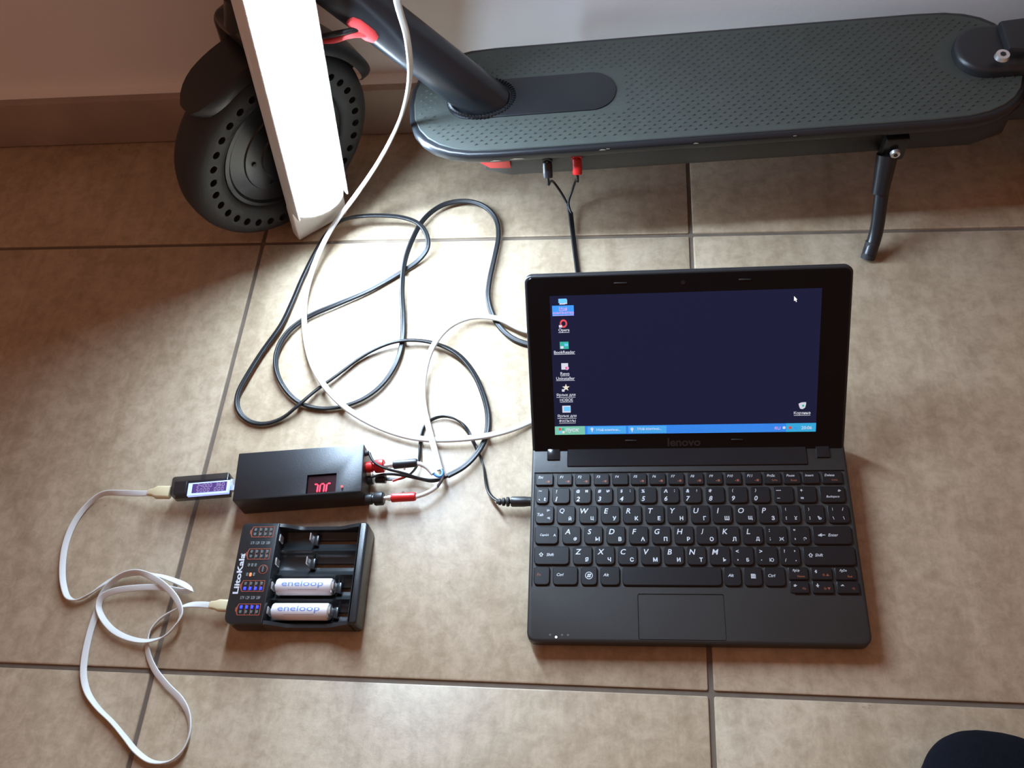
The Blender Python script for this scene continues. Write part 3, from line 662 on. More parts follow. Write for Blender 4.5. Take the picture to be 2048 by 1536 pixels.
obj('lcd_digits', g, glow('lcd_digit_grey', (.30, .24, .36), .7), lcd, smooth=0)

# ============================================================ BATTERY CHARGER
CR, CA = Vector((.0634, .0352, 0)), R(1.6); CW, CD, CH = .1135, .0895, .0245
ch = thing('battery_charger', 'black four-slot battery charger with lit blue indicators holding two white batteries', 'charger', CR, CA)
CL = lambda px, py, z: local(CR, CA, at(px, py, z))
PWD = .0335
CHP = mat('charger_plastic', (.019, .022, .024), .24, bump=(900, .06))
obj('panel', MB().add(prism(rrect(0, PWD, 0, CD, [.001, .004, .006, .001], 4), .0025, CH, .0012, 2)), CHP, ch)
SL = [.0135, .0351, .0567, .0783]                      # slot centre lines
def arcz(y): 
    d = min(abs(y-s_) for s_ in SL); return .0158-math.sqrt(max(0, .0108**2-min(d, .0104)**2))+.0005
def cradle(y0, y1):
    ys = [y0+(y1-y0)*i/10 for i in range(11)]; return [(y, arcz(y)) for y in ys]
def xprism(poly, x0, x1):                               # poly in (y, z), extruded along x
    n = len(poly); v = [Vector((x0, y, z)) for y, z in poly]+[Vector((x1, y, z)) for y, z in poly]
    return v, [(i, (i+1) % n, n+(i+1) % n, n+i) for i in range(n)]+[tuple(range(n))[::-1], tuple(range(n, 2*n))]
XM = .0630; XE = CW-.0075; SLT = .0019
edges = [.0028]+[e for s_ in SL for e in (s_-SLT, s_+SLT)]+[CD-.0028]
for k in range(5):
    y0, y1 = edges[2*k], edges[2*k+1]
    pr = cradle(y0, y1); obj('slot_ridge', MB().add(xprism([(y0, .0030)]+pr+[(y1, .0030)], XM, XE+.001)), CHP, ch, smooth=50)
pr = cradle(.0028, CD-.0028); ys = [.0028+(CD-.0056)*i/80 for i in range(81)]
obj('slot_bed', MB().add(xprism([(.0028, .0030)]+[(y, arcz(y)) for y in ys]+[(CD-.0028, .0030)], PWD-.0005, XM)), CHP, ch, smooth=50)
def dipwall(y0, y1, dip, mid):
    pts = []; n = 16
    for i in range(n+1):
        t = i/n; x = PWD-.001+(CW-.004-PWD)*t; e = min(t/.28, 1, (1-t)/.34); e = e*e*(3-2*e); pts.append((x, CH-.0015-dip*e))
    poly = [(PWD-.001, .0025)]+pts+[(CW-.005, .0025)]; m = len(poly)
    v = [Vector((x, y0, z)) for x, z in poly]+[Vector((x, y1, z)) for x, z in poly]
    return v, [(i, (i+1) % m, m+(i+1) % m, m+i) for i in range(m)]+[tuple(range(m))[::-1], tuple(range(m, 2*m))]
obj('side_wall', MB().add(dipwall(CD-.0032, CD, .008, .5)), CHP, ch); obj('side_wall', MB().add(dipwall(0, .0032, .010, .5)), CHP, ch)
ew = MB().add(prism(rrect(CW-.0085, CW, 0, CD, [.003, .001, .001, .003], 3), .0025, CH, .0022, 3)); obj('end_wall', ew, CHP, ch)
for x, y in ((.010, .010), (.010, CD-.010), (CW-.010, .010), (CW-.010, CD-.010)): obj('foot', MB().add(cyl((x, y, 0), (x, y, .003), .004, .0045, 14)), BLACKR, ch)
for k, y in enumerate(SL):
    x = XM-.001 if k > 1 else .0884
    sl = obj('contact_slider', MB().add(box(x, x+.0045, y-.0048, y+.0048, .0060, .0112, .0010, 2)), CHP, ch)
    obj('contact_plate', MB().add(box(x-.0007, x+.0004, y-.0034, y+.0034, .0085, .0205, .0003, 1)), CHROME, sl)
    obj('contact_tip', MB().add(box(PWD-.0002, PWD+.0011, y-.0035, y+.0030, .0105, .0190, .0004, 1)), CHROME, ch)
ORANGE = mat('orange_print', (.25, .050, .020), .5); GREYPR = mat('grey_print', (.24, .25, .25), .5); WHITEPR = mat('white_print', (.55, .56, .58), .5)
BLUELED = glow('blue_led', (.020, .030, 1), 2.2); ORLED = glow('orange_led', (1, .14, .05), 1.6); DARKLED = mat('unlit_led', (.10, .12, .115), .4)
zp = CH+.0002
yc = [CL(520, 1064, CH).y, CL(513, 1108, CH).y, CL(500, 1172, CH).y, CL(491, 1219, CH).y]
for k, y in enumerate(yc):
    x0, x1, hh = .0095, .0300, .0050
    P_ = [(x1, y-hh), (x1, y+hh), (x0+.001, y+hh), (x0-.0003, y+hh*.4), (x0-.0012, y+hh*.3), (x0-.0012, y-hh*.3), (x0-.0003, y-hh*.4), (x0+.001, y-hh)]
    Q_ = [(x1-.0006, y-hh+.0006), (x1-.0006, y+hh-.0006), (x0+.0016, y+hh-.0006), (x0+.0010, y+hh*.5), (x0+.0007, y+hh*.3), (x0+.0007, y-hh*.3), (x0+.0010, y-hh*.5), (x0+.0016, y-hh+.0006)]
    g = MB(); v = [Vector((a, b, zp)) for a, b in P_]+[Vector((a, b, zp)) for a, b in Q_]
    g.add((v, [(i, (i+1) % 8, 8+(i+1) % 8, 8+i) for i in range(8)]))
    for i in range(3): xx = x0+.0052+.0047*(i+.45); g.add(quad(xx-.0003, xx+.0003, y-hh*.85, y+hh*.85, zp))
    obj('battery_outline', g, ORANGE, ch, smooth=0)
    for i in range(4):
        xx = x0+.0035+.0047*i
        for r_ in (1, -1):
            lit = (k == 2 and r_ == -1) or (k == 3 and r_ == 1)
            obj('indicator_led', MB().add(box(xx-.0011, xx+.0011, y+r_*.0021-.0014, y+r_*.0021+.0014, CH-.0003, CH+.0004, .0003, 1)), BLUELED if lit else DARKLED, ch)
for k, y in enumerate(((yc[0]+yc[1])/2, (yc[2]+yc[3])/2)):
    for i, t in enumerate(('3.7V', '1.2V', '3.2V', '3.8V')):
        g = MB(); put_text(g, t, .0125+.0047*i, y, h=.0027, w=.0035, z=zp, bold=.02); obj('printed_mark', g, GREYPR, ch, smooth=0)
ym = (yc[1]+yc[2])/2
g = MB(); g.add(ring(.0262, ym+.0005, .0033, .0041, zp)); obj('mode_button', MB().add(prism(circle(.0033, 24, .0262, ym+.0005), CH-.0005, CH+.0007, .0003, 1)), CHP, ch)
obj('mode_ring', g, ORANGE, ch, smooth=0)
g = MB(); put_text(g, 'MODE', .0262, ym+.0005, w=.0046, z=CH+.0009, rot=R(90), bold=.02); obj('printed_mark', g, GREYPR, ch, smooth=0)
for r_ in (1, -1):
    for i in range(3):
        xx = .0128+.0030*i; lit = r_ == -1 and i == 1
        obj('indicator_led', MB().add(box(xx-.0010, xx+.0010, ym+r_*.0042-.0016, ym+r_*.0042+.0016, CH-.0003, CH+.0004, .0003, 1)), ORLED if lit else DARKLED, ch)
g = MB(); put_text(g, 'LiitoKala', .0056, CL(468, 1147, CH).y, w=CD*.40, h=.0048, z=zp, rot=R(90), bold=.03); put_text(g, '®', .0046, CL(475, 1112, CH).y+.0015, h=.0016, z=zp, rot=R(90))
obj('lettering', g, WHITEPR, ch, smooth=0)
# two rechargeable cells lying in the two front slots
WRAP = mat('white_wrap', (.74, .70, .71), .32); BLUEPR = mat('blue_print', (.16, .27, .60), .4)
for k, lbl in ((1, 'white AA battery in the charger slot next to the empty slots'), (0, 'white AA battery in the charger slot along the front wall')):
    y = SL[k]; w_ = Vector((PWD+.0016, y, .0131)); c_, s_ = math.cos(CA), math.sin(CA)
    b = thing('rechargeable_battery', lbl, 'battery', CR+Vector((w_.x*c_-w_.y*s_, w_.x*s_+w_.y*c_, w_.z)), CA, 'AA batteries in the charger')
    M = axis_matrix((0,0,0), (1,0,0)); rb = .00720
    obj('wrapper', MB().add(lathe([(.0046, .0024), (.0066, .0024), (rb, .0034), (rb, .0496), (.0066, .0504), (.0050, .0505)], 32), M), WRAP, b)
    obj('positive_cap', MB().add(lathe([(.0028, .0005), (.0028, .0025), (.0052, .0027)], 20), M), CHROME, b)
    obj('negative_cap', MB().add(lathe([(.0062, .0500), (.0067, .0515), (.0058, .0522), (.002, .0522)], 24), M), CHROME, b)
    g = MB(); put_text(g, 'eneloop', 0, 0, w=.0365, h=.0066, bold=.008)
    bl = bmesh.new(); vv = [bl.verts.new(v) for v in g.v]
    for f_ in g.f:
        try: bl.faces.new([vv[i] for i in f_])
        except ValueError: pass
    for i in range(-9, 10): bmesh.ops.bisect_plane(bl, geom=bl.verts[:]+bl.edges[:]+bl.faces[:], plane_co=(0, i*.0004, 0), plane_no=(0, 1, 0))
    bl.verts.index_update(); g = MB(); g.add(([v.co.copy() for v in bl.verts], [tuple(v.index for v in f_.verts) for f_ in bl.faces])); bl.free(); v2 = []
    for v in g.v:
        t = (v.y+.0002)/rb; v2.append(Vector((.0262+v.x, math.sin(t)*(rb+.00008), math.cos(t)*(rb+.00008))))
    g.v = v2; g2 = MB()
    for i in range(20): 
        t0_, t1_ = (-.0044)/rb, (-.0041)/rb; xa = .0135+.0013*i
        g2.add(([Vector((x, math.sin(t)*(rb+.00008), math.cos(t)*(rb+.00008))) for x, t in ((xa, t0_), (xa+.0013, t0_), (xa+.0013, t1_), (xa, t1_))], [(0,1,2,3)]))
    obj('lettering', g, BLUEPR, b, smooth=0); obj('thin_print_line', g2, mat('grey_violet_print', (.40, .38, .45), .5), b, smooth=0)

# ============================================================ LAPTOP
LO, LA = Vector((.317, .0314, 0)), .0217; KS = .049
lap = thing('laptop', 'small black netbook open on the floor showing a dark blue desktop', 'laptop', LO, LA)
SH = Matrix(((1,0,0,0), (0,1,0,0), (0,KS,1,0), (0,0,0,1)))
LWD, LDP, ZT = .2685, .1815, .0162
bb = MB().add(prism(rrect(0, LWD, 0, LDP, [.004, .004, .007, .007], 4), -.0055, ZT, .0022, 3, True)); 
for v in bb.v: v.z = (v.z+.0055)/(ZT+.0055)*(ZT-.004+KS*v.y)+.004
base = obj('base', bb, LAPT, lap)
bay = [(.0026, .0445), (.2110, .0445), (.2145, .0385), (.2655, .0385), (.2655, .1462), (.0026, .1462)]
cut(base, MB().add(prism(bay, ZT-.0014, ZT+.01)), SH)
cut(base, MB().add(prism(rrect(.0893, .1582, .0022, .0392, .0015, 3), ZT-.0008, ZT+.01)), SH)
obj('keyboard_tray', MB().add(prism([(x, y) for x, y in bay], ZT-.0016, ZT-.0012), SH), mat('keyboard_tray_grey', (.036, .034, .031), .5), lap)
obj('touchpad', MB().add(prism(rrect(.0897, .1578, .0026, .0388, .0013, 3), ZT-.0010, ZT-.0004, .0002, 1), SH), LAPT, lap)
for x, y in ((.02, .015), (LWD-.02, .015), (.02, LDP-.015), (LWD-.02, LDP-.015)): obj('foot', MB().add(cyl((x, y, 0), (x, y, .0055), .006, .0065, 14)), BLACKR, lap)
obj('hinge_cover', MB().add(box(.0312, .2362, .1512, .1735, ZT-.001, ZT+.0012, .0006, 1), SH), mat('glossy_black', (.012, .013, .016), .16), lap)
for x in (.0135, .2440): obj('hinge', MB().add(box(x, x+.0112, .1575, .1760, ZT-.001, ZT+.0014, .0006, 2), SH), mat('glossy_black', (0,0,0)), lap)
NW = (Vector((-math.sin(LA), math.cos(LA), 0))*-KS+ZZ); PO = LO+Vector((0,0,ZT))
def LB(px, py): return local(LO, LA, onplane(px, py, PO, NW))
p = LB(1112, 1287); obj('power_led', MB().add(prism(circle(.0009, 12, p.x, .0035), ZT-.0002, ZT+.0002), SH), glow('white_led', (.85, .85, 1), 3.), lap)
for k in (1100, 1124, 1136): q = LB(k, 1281); g = MB(); g.add(quad(q.x-.0008, q.x+.0008, .0046, .0060, ZT+.0001), SH); obj('status_mark', g, mat('faint_print', (.09, .09, .09), .5), lap, smooth=0)
ROWS = {'f': (.1338, .1446, 959), 'n': (.1168, .1312, 991), 'q': (.0988, .1146, 1030), 'a': (.0807, .0962, 1071), 'z': (.0630, .0787, 1111), 'b': (.0458, .0614, 1151), 'u': (.0512, .0616, 1148), 'd': (.0402, .0502, 1175)}
LEGW = mat('key_print_white', (.62, .64, .66), .5); LEGO = mat('key_print_orange', (.27, .075, .03), .5)
def T(s_, u, v, h, c=0, sh=0., b=.02, w=None): return (s_, u, v, h, c, sh, b, w)
def fk_(name, o_=True): return [T(name, .30, .68, .0023, 0, .25, .01)]+([T('▪■', .70, .30, .0019, 1, 0, 0)] if o_ else [])
def lt(a, b): return [T(a, .29, .70, .0046, 0, .22, .012), T(b, .72, .28, .0036, 0, 0, .03)]
def nm(a, s1, s2=None): return [T(a, .25, .28, .0042, 0, .22), T(s1, .25, .76, .0031 if s1 not in '"-~' else .0012, 0, .15)]+([T(s2, .74, .77, .0022, 0, 0, .02)] if s2 else [])
KEYS = [('f', 1071, 1107, fk_('Esc')), ('f', 1114, 1145, fk_('F1')), ('f', 1150, 1181, fk_('F2')), ('f', 1187, 1219, fk_('F3')), ('f', 1224, 1257, fk_('F4', False)), ('f', 1261, 1294, fk_('F5')), ('f', 1298, 1332, fk_('F6')), ('f', 1336, 1369, fk_('F7')), ('f', 1375, 1408, fk_('F8')), ('f', 1412, 1446, fk_('F9')), ('f', 1450, 1484, fk_('F10')), ('f', 1489, 1524, fk_('F11')),
 ('f', 1527, 1563, [T('PrtSc', .42, .68, .0023, 0, .25, .01), T('SysRq', .6, .28, .0018, 1)]), ('f', 1566, 1602, [T('Pause', .42, .68, .0021, 0, .25, .01), T('Break', .6, .28, .0016, 1)]), ('f', 1604, 1640, [T('Insert', .42, .68, .0021, 0, .25, .01)]), ('f', 1643, 1686, [T('Delete', .38, .68, .0021, 0, .25, .01), T('ScrLk', .6, .28, .0016, 1)]),
 ('n', 1071, 1098, [T('~', .35, .80, .0010), T('`', .28, .25, .0012), T('Ё', .72, .27, .0030)]), ('n', 1104, 1140, nm('1', '!')), ('n', 1147, 1183, nm('2', '@', '"')), ('n', 1190, 1226, nm('3', '#', '№')), ('n', 1234, 1270, nm('4', '$', ';')), ('n', 1277, 1314, nm('5', '%')), ('n', 1322, 1359, nm('6', '^', ':')), ('n', 1366, 1404, nm('7', '&', '?')), ('n', 1411, 1450, nm('8', '*')), ('n', 1456, 1496, nm('9', '(')), ('n', 1501, 1541, nm('0', ')')), ('n', 1547, 1588, [T('—', .25, .75, .0005, 0, 0, .02, .004), T('-', .22, .27, .0005, 0, 0, .02, .0025)]), ('n', 1593, 1634, [T('+', .25, .75, .0022), T('=', .25, .27, .0016)]), ('n', 1639, 1691, [T('←', .78, .72, .0022, 0, 0, .05), T('Backspace', .5, .34, .0024, 0, .25, .01)]),
 ('q', 1070, 1108, [T('Tab', .28, .5, .0026, 0, .25, .01), T('|←', .72, .74, .0024, 0, 0, .04), T('→|', .72, .30, .0024, 0, 0, .04)])]
for row_, xs, pairs in (('q', [1113, 1151, 1158, 1195, 1201, 1240, 1245, 1284, 1290, 1329, 1334, 1374, 1381, 1420, 1424, 1465, 1470, 1512, 1516, 1557], ('QЙ', 'WЦ', 'EУ', 'RК', 'TЕ', 'YН', 'UГ', 'IШ', 'OЩ', 'PЗ')),
                       ('a', [1124, 1162, 1168, 1206, 1212, 1251, 1257, 1297, 1303, 1342, 1348, 1388, 1392, 1435, 1438, 1480, 1484, 1527], ('AФ', 'SЫ', 'DВ', 'FА', 'GП', 'HР', 'JО', 'KЛ', 'LД')),
                       ('z', [1145, 1185, 1190, 1230, 1235, 1275, 1281, 1322, 1327, 1369, 1373, 1413, 1418, 1461], ('ZЯ', 'XЧ', 'CС', 'VМ', 'BИ', 'NТ', 'MЬ'))):
    for i, ab in enumerate(pairs): KEYS.append((row_, xs[2*i], xs[2*i+1], lt(*ab)))
KEYS += [('q', 1562, 1602, [T('{', .24, .76, .0026), T('[', .24, .27, .0026), T('Х', .72, .28, .0030)]), ('q', 1608, 1650, [T('}', .24, .76, .0026), T(']', .24, .27, .0026), T('Ъ', .72, .28, .0030)]), ('q', 1655, 1699, [T('|', .24, .76, .0026), T('/', .72, .76, .0026), T('\\', .24, .27, .0026), T('\\', .72, .27, .0026)]),
 ('a', 1069, 1117, [T('CapsLk', .42, .5, .0024, 0, .25, .01), T('A', .85, .5, .0022)]), ('a', 1530, 1575, [T(':', .2, .76, .0024), T(';', .2, .28, .0026), T('Ж', .72, .28, .0030)]), ('a', 1579, 1621, [T('"', .24, .78, .0014), T("'", .24, .28, .0016), T('Э', .72, .28, .0030)]), ('a', 1625, 1704, [T('←', .22, .5, .0026, 0, 0, .04, .006), T('Enter', .52, .5, .0025, 0, .25, .01)]),
 ('z', 1068, 1139, [T('⇧', .2, .55, .0036, 0, 0, .02), T('Shift', .46, .54, .0025, 0, .25, .01)]), ('z', 1464, 1508, [T('<', .24, .74, .0026), T(',', .24, .27, .0016), T('Б', .70, .28, .0030)]), ('z', 1511, 1556, [T('>', .24, .74, .0026), T('.', .24, .27, .0009), T('Ю', .70, .28, .0030)]), ('z', 1559, 1601, [T('?', .24, .75, .0028), T(',', .74, .75, .0016), T('/', .26, .27, .0026), T('.', .76, .24, .0009)]), ('z', 1606, 1711, [T('⇧', .14, .54, .0036, 0, 0, .02), T('Shift', .30, .54, .0025, 0, .25, .01)]),
 ('b', 1067, 1100, [T('Fn', .32, .55, .0024, 1, .25, .01)]), ('b', 1105, 1156, [T('Ctrl', .3, .55, .0025, 0, .25, .01)]), ('b', 1161, 1195, 'win'), ('b', 1200, 1240, [T('Alt', .3, .55, .0025, 0, .25, .01)]), ('b', 1244, 1444, []), ('b', 1447, 1483, [T('Alt', .4, .55, .0025, 0, .25, .01)]), ('b', 1487, 1525, 'menu'), ('b', 1528, 1571, [T('Ctrl', .35, .55, .0025, 0, .25, .01)]),
 ('u', 1576, 1617, [T('PgUp', .4, .70, .0024, 0, .25, .01), T('Home', .62, .26, .0017, 1)]), ('u', 1621, 1665, [T('↑', .25, .64, .0032, 0, 0, .06), T('☼▲', .68, .38, .0024, 1)]), ('u', 1669, 1713, [T('PgDn', .4, .70, .0024, 0, .25, .01), T('End', .68, .26, .0017, 1)]), ('d', 1579, 1619, [T('←', .28, .62, .0022, 0, 0, .06), T('◁x', .72, .38, .0022, 1)]), ('d', 1624, 1668, [T('↓', .25, .62, .0032, 0, 0, .06), T('☼▼', .68, .38, .0024, 1)]), ('d', 1673, 1719, [T('→', .26, .62, .0022, 0, 0, .06), T('◁)', .72, .38, .0022, 1)])]
ZK = ZT+.0009
for row_, pa_, pb_, leg in KEYS:
    y0, y1, pyc = ROWS[row_]; x0, x1 = LB(pa_, pyc).x, LB(pb_, pyc).x; cx, cy = (x0+x1)/2, (y0+y1)/2; hw, hh = (x1-x0)/2, (y1-y0)/2
    x0 = -hw+.0002; x1 = hw-.0002
    kb = MB().add(prism(rrect(x0, x1, -hh, hh, [.0014, .0014, .003, .003] if hh > .006 else .0014, 2), ZT-.0012, ZK, .0006, 1))
    o = obj('key', MB().add((kb.v, kb.f), SH), KEYM, lap, (cx, cy, KS*cy), smooth=35)
    g = MB(); zz = ZK+.0001
    if leg == 'win':
        g.add(ring(0, .0002, .0026, .0031, zz), SH)
        for sx in (-1, 1):
            for sy in (-1, 1): g.add(flat([(sx*.0001+(0 if sx > 0 else -.0013)+.0002*sy, .0002+sy*.0008-.0006), (sx*.0001+(.0013 if sx > 0 else 0)+.0002*sy, .0002+sy*.0008-.0006), (sx*.0001+(.0013 if sx > 0 else 0)+.0002*sy+.0002, .0002+sy*.0008+.0006), (sx*.0001+(0 if sx > 0 else -.0013)+.0002*sy+.0002, .0002+sy*.0008+.0006)], zz), SH)
    elif leg == 'menu':
        for i in range(4): g.add(quad(-.0018, .0014, -.0016+.001*i, -.0009+.001*i, zz), SH)
        g.add(quad(.0016, .0020, -.0018, .0018, zz), SH)
    else:
        for s_, u, v, h, c, shr, bo, w in leg: put_text(g, s_, x0+(x1-x0)*u, -hh+2*hh*v, h=h, w=w, z=zz, mi=c, bold=bo, shear=shr, M=SH)
    if g.v: obj('legend', g, [LEGW, LEGO], o, smooth=0)
# lid
AL = R(132); HY, HZ = .167, .0242
vy, vz = -math.cos(AL), math.sin(AL)
LIDM = Matrix(((1,0,0,0), (0, vy, -vz, HY), (0, vz, vy, HZ), (0,0,0,1)))
GLOSS = mat('bezel_gloss', (.004, .004, .005), .16, spec=.2)
lidb = obj('lid_shell', MB().add(prism(rrect(.0002, LWD-.0004, -.004, .1570, [.006, .006, .003, .003], 5), -.0105, 0, .0018, 3, True), LIDM), BLACKP, lap)
obj('screen_bezel', MB().add(prism(rrect(.0022, LWD-.0024, -.0028, .1552, [.005, .005, .002, .002], 5), -.0002, .0007, .0004, 1), LIDM), GLOSS, lap)
exw = Vector((math.cos(LA), math.sin(LA), 0)); eyw = Vector((-math.sin(LA), math.cos(LA), 0)); vw = eyw*vy+ZZ*vz; nw_ = exw.cross(vw); LOW = LO+eyw*HY+ZZ*HZ+nw_*.0008
def LP(px, py):
    q = onplane(px, py, LOW, nw_)-LOW; return q.dot(exw), q.dot(vw)
dx0, dx1, dy0, dy1 = .0210, .2436, .0152, .1394
SCR = mat('desktop_navy', (.002, .002, .004), .35, emit=((.0085, .0100, .034), 1.), spec=.15)
ds = obj('display', MB().add(quad(dx0, dx1, dy0, dy1, .0009), LIDM), SCR, lap, smooth=0, label='dark blue desktop screen')
tb0 = dy0+.0078
BAR = glow('taskbar_blue', (.02, .16, .55), 1.); TRAY = glow('tray_cyan', (.02, .27, .48), 1.); BTN = glow('task_button', (.04, .26, .56), 1.); START = glow('start_green', (.12, .36, .26), 1.)
ICW = glow('screen_white', (.42, .44, .50), 1.); SELB = glow('selection_blue', (.03, .20, .55), 1.); ICR = glow('screen_red', (.45, .05, .06), 1.); ICG = glow('screen_green', (.02, .28, .22), 1.); ICB = glow('screen_sky', (.10, .38, .75), 1.); ICY = glow('screen_cream', (.50, .47, .38), 1.); ICD = glow('screen_dim', (.22, .22, .30), 1.); ICP = glow('screen_pink', (.45, .25, .45), 1.)
g = MB(); g.add(quad(dx0, dx1, dy0, tb0, .0010), LIDM, 0); x_ = LP(1170, 862)[0]; g.add(quad(dx0, x_, dy0, tb0, .0011), LIDM, 1); xt = LP(1572, 855)[0]; g.add(quad(xt, dx1, dy0, tb0, .0011), LIDM, 2)
for a, b in ((1175, 1252), (1257, 1333)): g.add(quad(LP(a, 858)[0], LP(b, 858)[0], dy0+.0006, tb0-.0006, .0011), LIDM, 3)
obj('taskbar', g, [BAR, START, TRAY, BTN], ds, smooth=0)
def stext(g, s_, px, py, wpx, mi=0, z=.0012, bold=.01, shear=0., h=None):
    a = LP(px-wpx/2, py); b = LP(px+wpx/2, py); c = LP(px, py); put_text(g, s_, c[0], c[1], h=h, w=b[0]-a[0], z=z, mi=mi, bold=bold, shear=shear, M=LIDM)
def under(g, px, py, wpx, mi=0): a = LP(px-wpx/2, py); b = LP(px+wpx/2, py); g.add(quad(a[0], b[0], a[1]-.0002, a[1]+.0002, .0012), LIDM, mi)
g = MB(); stext(g, 'пуск', 1145, 861, 28, 0, .0013, .03, .2)
for k, (a, b, m) in enumerate(((1120, 858, 1), (1126, 858, 2), (1121, 864, 3), (1127, 864, 4))): q = LP(a, b); g.add(quad(q[0]-.0010, q[0]+.0010, q[1]-.0011, q[1]+.0011, .0013), LIDM, m)
obj('start_button_text', g, [ICW, ICR, ICG, ICB, ICY], ds, smooth=0)
g = MB(); stext(g, 'Мой компью...', 1217, 859, 48, 0, .0013); stext(g, 'Мой компью...', 1299, 857, 48, 0, .0013)
for a in (1184, 1264): q = LP(a, 859); g.add(flat(circle(.0013, 12, q[0], q[1]+.0006), .0013), LIDM, 0); g.add(quad(q[0]-.0003, q[0]+.0006, q[1]-.0020, q[1], .0013), LIDM, 0)
stext(g, 'RU', 1555, 856, 11, 1, .0013); stext(g, '20:06', 1613, 855, 21, 0, .0013)
q = LP(1568, 855); g.add(flat(circle(.0013, 10, q[0], q[1]), .0013), LIDM, 0); q = LP(1580, 855); g.add(flat(circle(.0014, 10, q[0], q[1]), .0013), LIDM, 2); q = LP(1591, 856); g.add(flat(circle(.0012, 10, q[0], q[1]), .0013), LIDM, 3)
obj('taskbar_text', g, [ICW, ICP, ICR, SELB], ds, smooth=0)
IM = [ICW, SELB, ICR, ICG, ICB, ICY, ICD, ICP]
def icon(build, caption, px, py0, mi=0, sel=None):
    g = MB(); build(g)
    if sel: a = LP(sel[0], sel[2]); b = LP(sel[1], sel[3]); g.add(quad(a[0], b[0], b[1], a[1], .0011), LIDM, 1)
    for k, (t, w) in enumerate(caption):
        stext(g, t, px+k*1.0, py0+9.5*k, w, mi); under(g, px+k, py0+9.5*k+4.6, w, mi)
    obj('desktop_icon', g, IM, ds, smooth=0)
def sq(g, x0, x1, y0, y1, mi, z=.0012): a = LP(x0, y1); b = LP(x1, y0); g.add(quad(a[0], b[0], a[1], b[1], z), LIDM, mi)
icon(lambda g: (sq(g, 1117, 1133, 597, 606, 4), sq(g, 1119, 1130, 606, 609, 0), sq(g, 1128, 1134, 599, 608, 0, .0011)), (('Мой', 16), ('компьютер', 42)), 1126, 617, 7, (1104, 1148, 611.5, 631))
def op(g): q = LP(1127, 647); M2 = LIDM @ Matrix.Translation((q[0], q[1], 0)) @ Matrix.Diagonal((.92, 1.08, 1, 1)); g.add(ring(0, 0, .0019, .0034, .0012), M2, 2); sq(g, 1118, 1124, 650, 655, 0, .0013)
icon(op, (('Opera', 22),), 1128, 660.5)
icon(lambda g: (sq(g, 1120, 1137, 683, 698, 3), sq(g, 1121, 1127, 692, 697, 0, .0013), sq(g, 1129, 1136, 687, 692, 4, .0013)), (('BookReader', 42),), 1129, 704)
def rv(g): sq(g, 1123, 1136, 726, 739, 0); q = LP(1134, 736); g.add(flat(circle(.0017, 12, q[0], q[1]), .0013), LIDM, 7); sq(g, 1131, 1134, 734, 737, 2, .0014)
icon(rv, (('Revo', 18), ('Uninstaller', 37)), 1130, 747)
def st(g):
    q = LP(1132, 775); P_ = [(q[0]+(.0034 if i % 2 == 0 else .0014)*math.sin(R(36*i)), q[1]+(.0034 if i % 2 == 0 else .0014)*math.cos(R(36*i))) for i in range(10)]; g.add(flat(P_, .0012), LIDM, 5); sq(g, 1124, 1129, 778, 783, 0, .0013)
icon(st, (('Ярлык для', 38), ('НОВОЕ', 26)), 1132, 790)
icon(lambda g: (sq(g, 1125, 1141, 811, 825, 0), sq(g, 1128, 1140, 813, 822, 4, .0013)), (('Ярлык для', 38), ('ФИЛЬМЫ', 33)), 1134, 832)
def bn_(g):
    q = [LP(*a) for a in ((1597, 807), (1603, 804.5), (1612, 804), (1612, 808), (1610, 815), (1605, 818), (1600, 817), (1598, 812))]; g.add(flat(q[::-1], .0012), LIDM, 0); sq(g, 1604, 1608, 809, 813, 3, .0013)
icon(bn_, (('Корзина', 33),), 1604, 826)
g = MB(); q = [LP(*a) for a in ((1588, 592), (1588, 602), (1590.5, 600), (1592, 604), (1593.5, 603), (1592, 599.5), (1594.5, 599))]; g.add(flat(q, .0012), LIDM); obj('mouse_pointer', g, glow('pointer_white', (.8, .8, .8), 1.), ds, smooth=0)
g = MB(); stext(g, 'lenovo', 1368, 884, 66, 0, .0009, .03); obj('brand_lettering', g, mat('dim_grey_print', (.022, .022, .024), .4), lap, smooth=0)
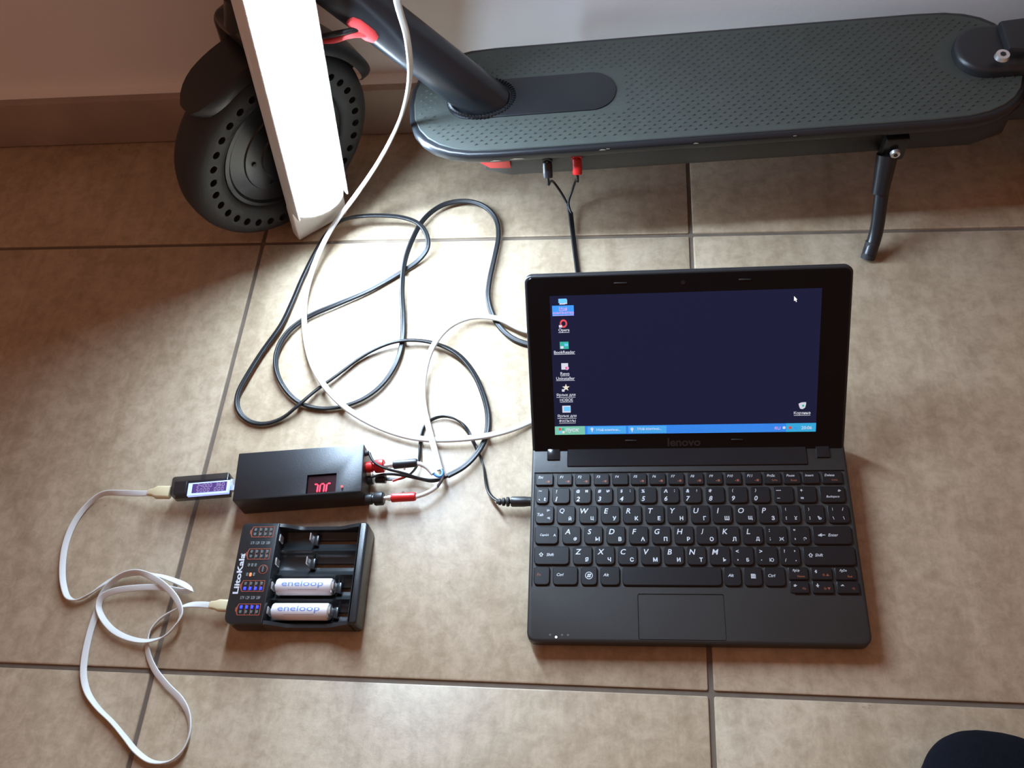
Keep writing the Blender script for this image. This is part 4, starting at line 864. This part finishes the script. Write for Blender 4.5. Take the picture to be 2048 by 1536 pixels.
for px, py, w in ((1262, 881, 24), (1474, 879, 24), (1241, 566, 26), (1490, 559, 24)):
    c = LP(px, py); obj('bezel_bumper', MB().add(box(c[0]-w*.00021, c[0]+w*.00021, c[1]-.0006, c[1]+.0006, .0006, .0013, .0003, 1), LIDM), BLACKR, lap)
cq = LP(1366, 560); obj('webcam', MB().add(prism(circle(.0018, 16, cq[0], .1475), .0006, .0009), LIDM), mat('webcam_glass', (.01, .01, .015), .05), lap)

# ============================================================ SHOE TOE AT THE EDGE
tip = at(1978, 1462, .022); SR = R(-4)
shoe = thing('slipper', 'dark navy fabric slipper toe on the floor tile', 'slipper', (tip.x, tip.y, 0), SR)
ringsn = 28; sv = []; sf = []
secs = [(.0005, .010, .020, .024), (.004, .0235, .014, .032), (.012, .037, .010, .040), (.024, .0465, .008, .047), (.042, .0525, .007, .054), (.065, .0545, .006, .060), (.100, .052, .006, .068), (.135, .0455, .006, .078), (.165, .041, .006, .088), (.20, .039, .006, .094), (.235, .037, .006, .094), (.258, .030, .006, .090), (.272, .014, .012, .082)]
secs = [tuple(v) for v in spline([Vector(q) for q in secs], .003)]; ringsn = 40
for d, hw, zb_, zt_ in secs:
    for i in range(ringsn):
        a = 2*math.pi*i/ringsn; c, s_ = math.cos(a), math.sin(a)
        sv.append(Vector((hw*math.copysign(abs(c)**.8, c), -d, (zb_+zt_)/2+(zt_-zb_)/2*math.copysign(abs(s_)**.8, s_))))
for k in range(len(secs)-1):
    for i in range(ringsn): sf.append((k*ringsn+i, k*ringsn+(i+1) % ringsn, (k+1)*ringsn+(i+1) % ringsn, (k+1)*ringsn+i))
sf += [tuple(range(ringsn))[::-1], tuple(range((len(secs)-1)*ringsn, len(secs)*ringsn))]
up_o = obj('upper', MB().add((sv, sf)), mat('navy_fabric', (.005, .0055, .009), .95, noise=(200, .3), bump=(900, .5), spec=.1), shoe)
cut(up_o, MB().add(prism([(.029*math.cos(2*math.pi*i/20), -.195+.062*math.sin(2*math.pi*i/20)) for i in range(20)], .022, .13)))
sol = [(hw*.93, -d*.985-.003) for d, hw, a, b in secs]; sol = [(-x, y) for x, y in sol]+sol[::-1]
obj('sole', MB().add(prism(sol, .0, .009, .002, 2)), mat('dark_sole', (.015, .015, .018), .8), shoe)
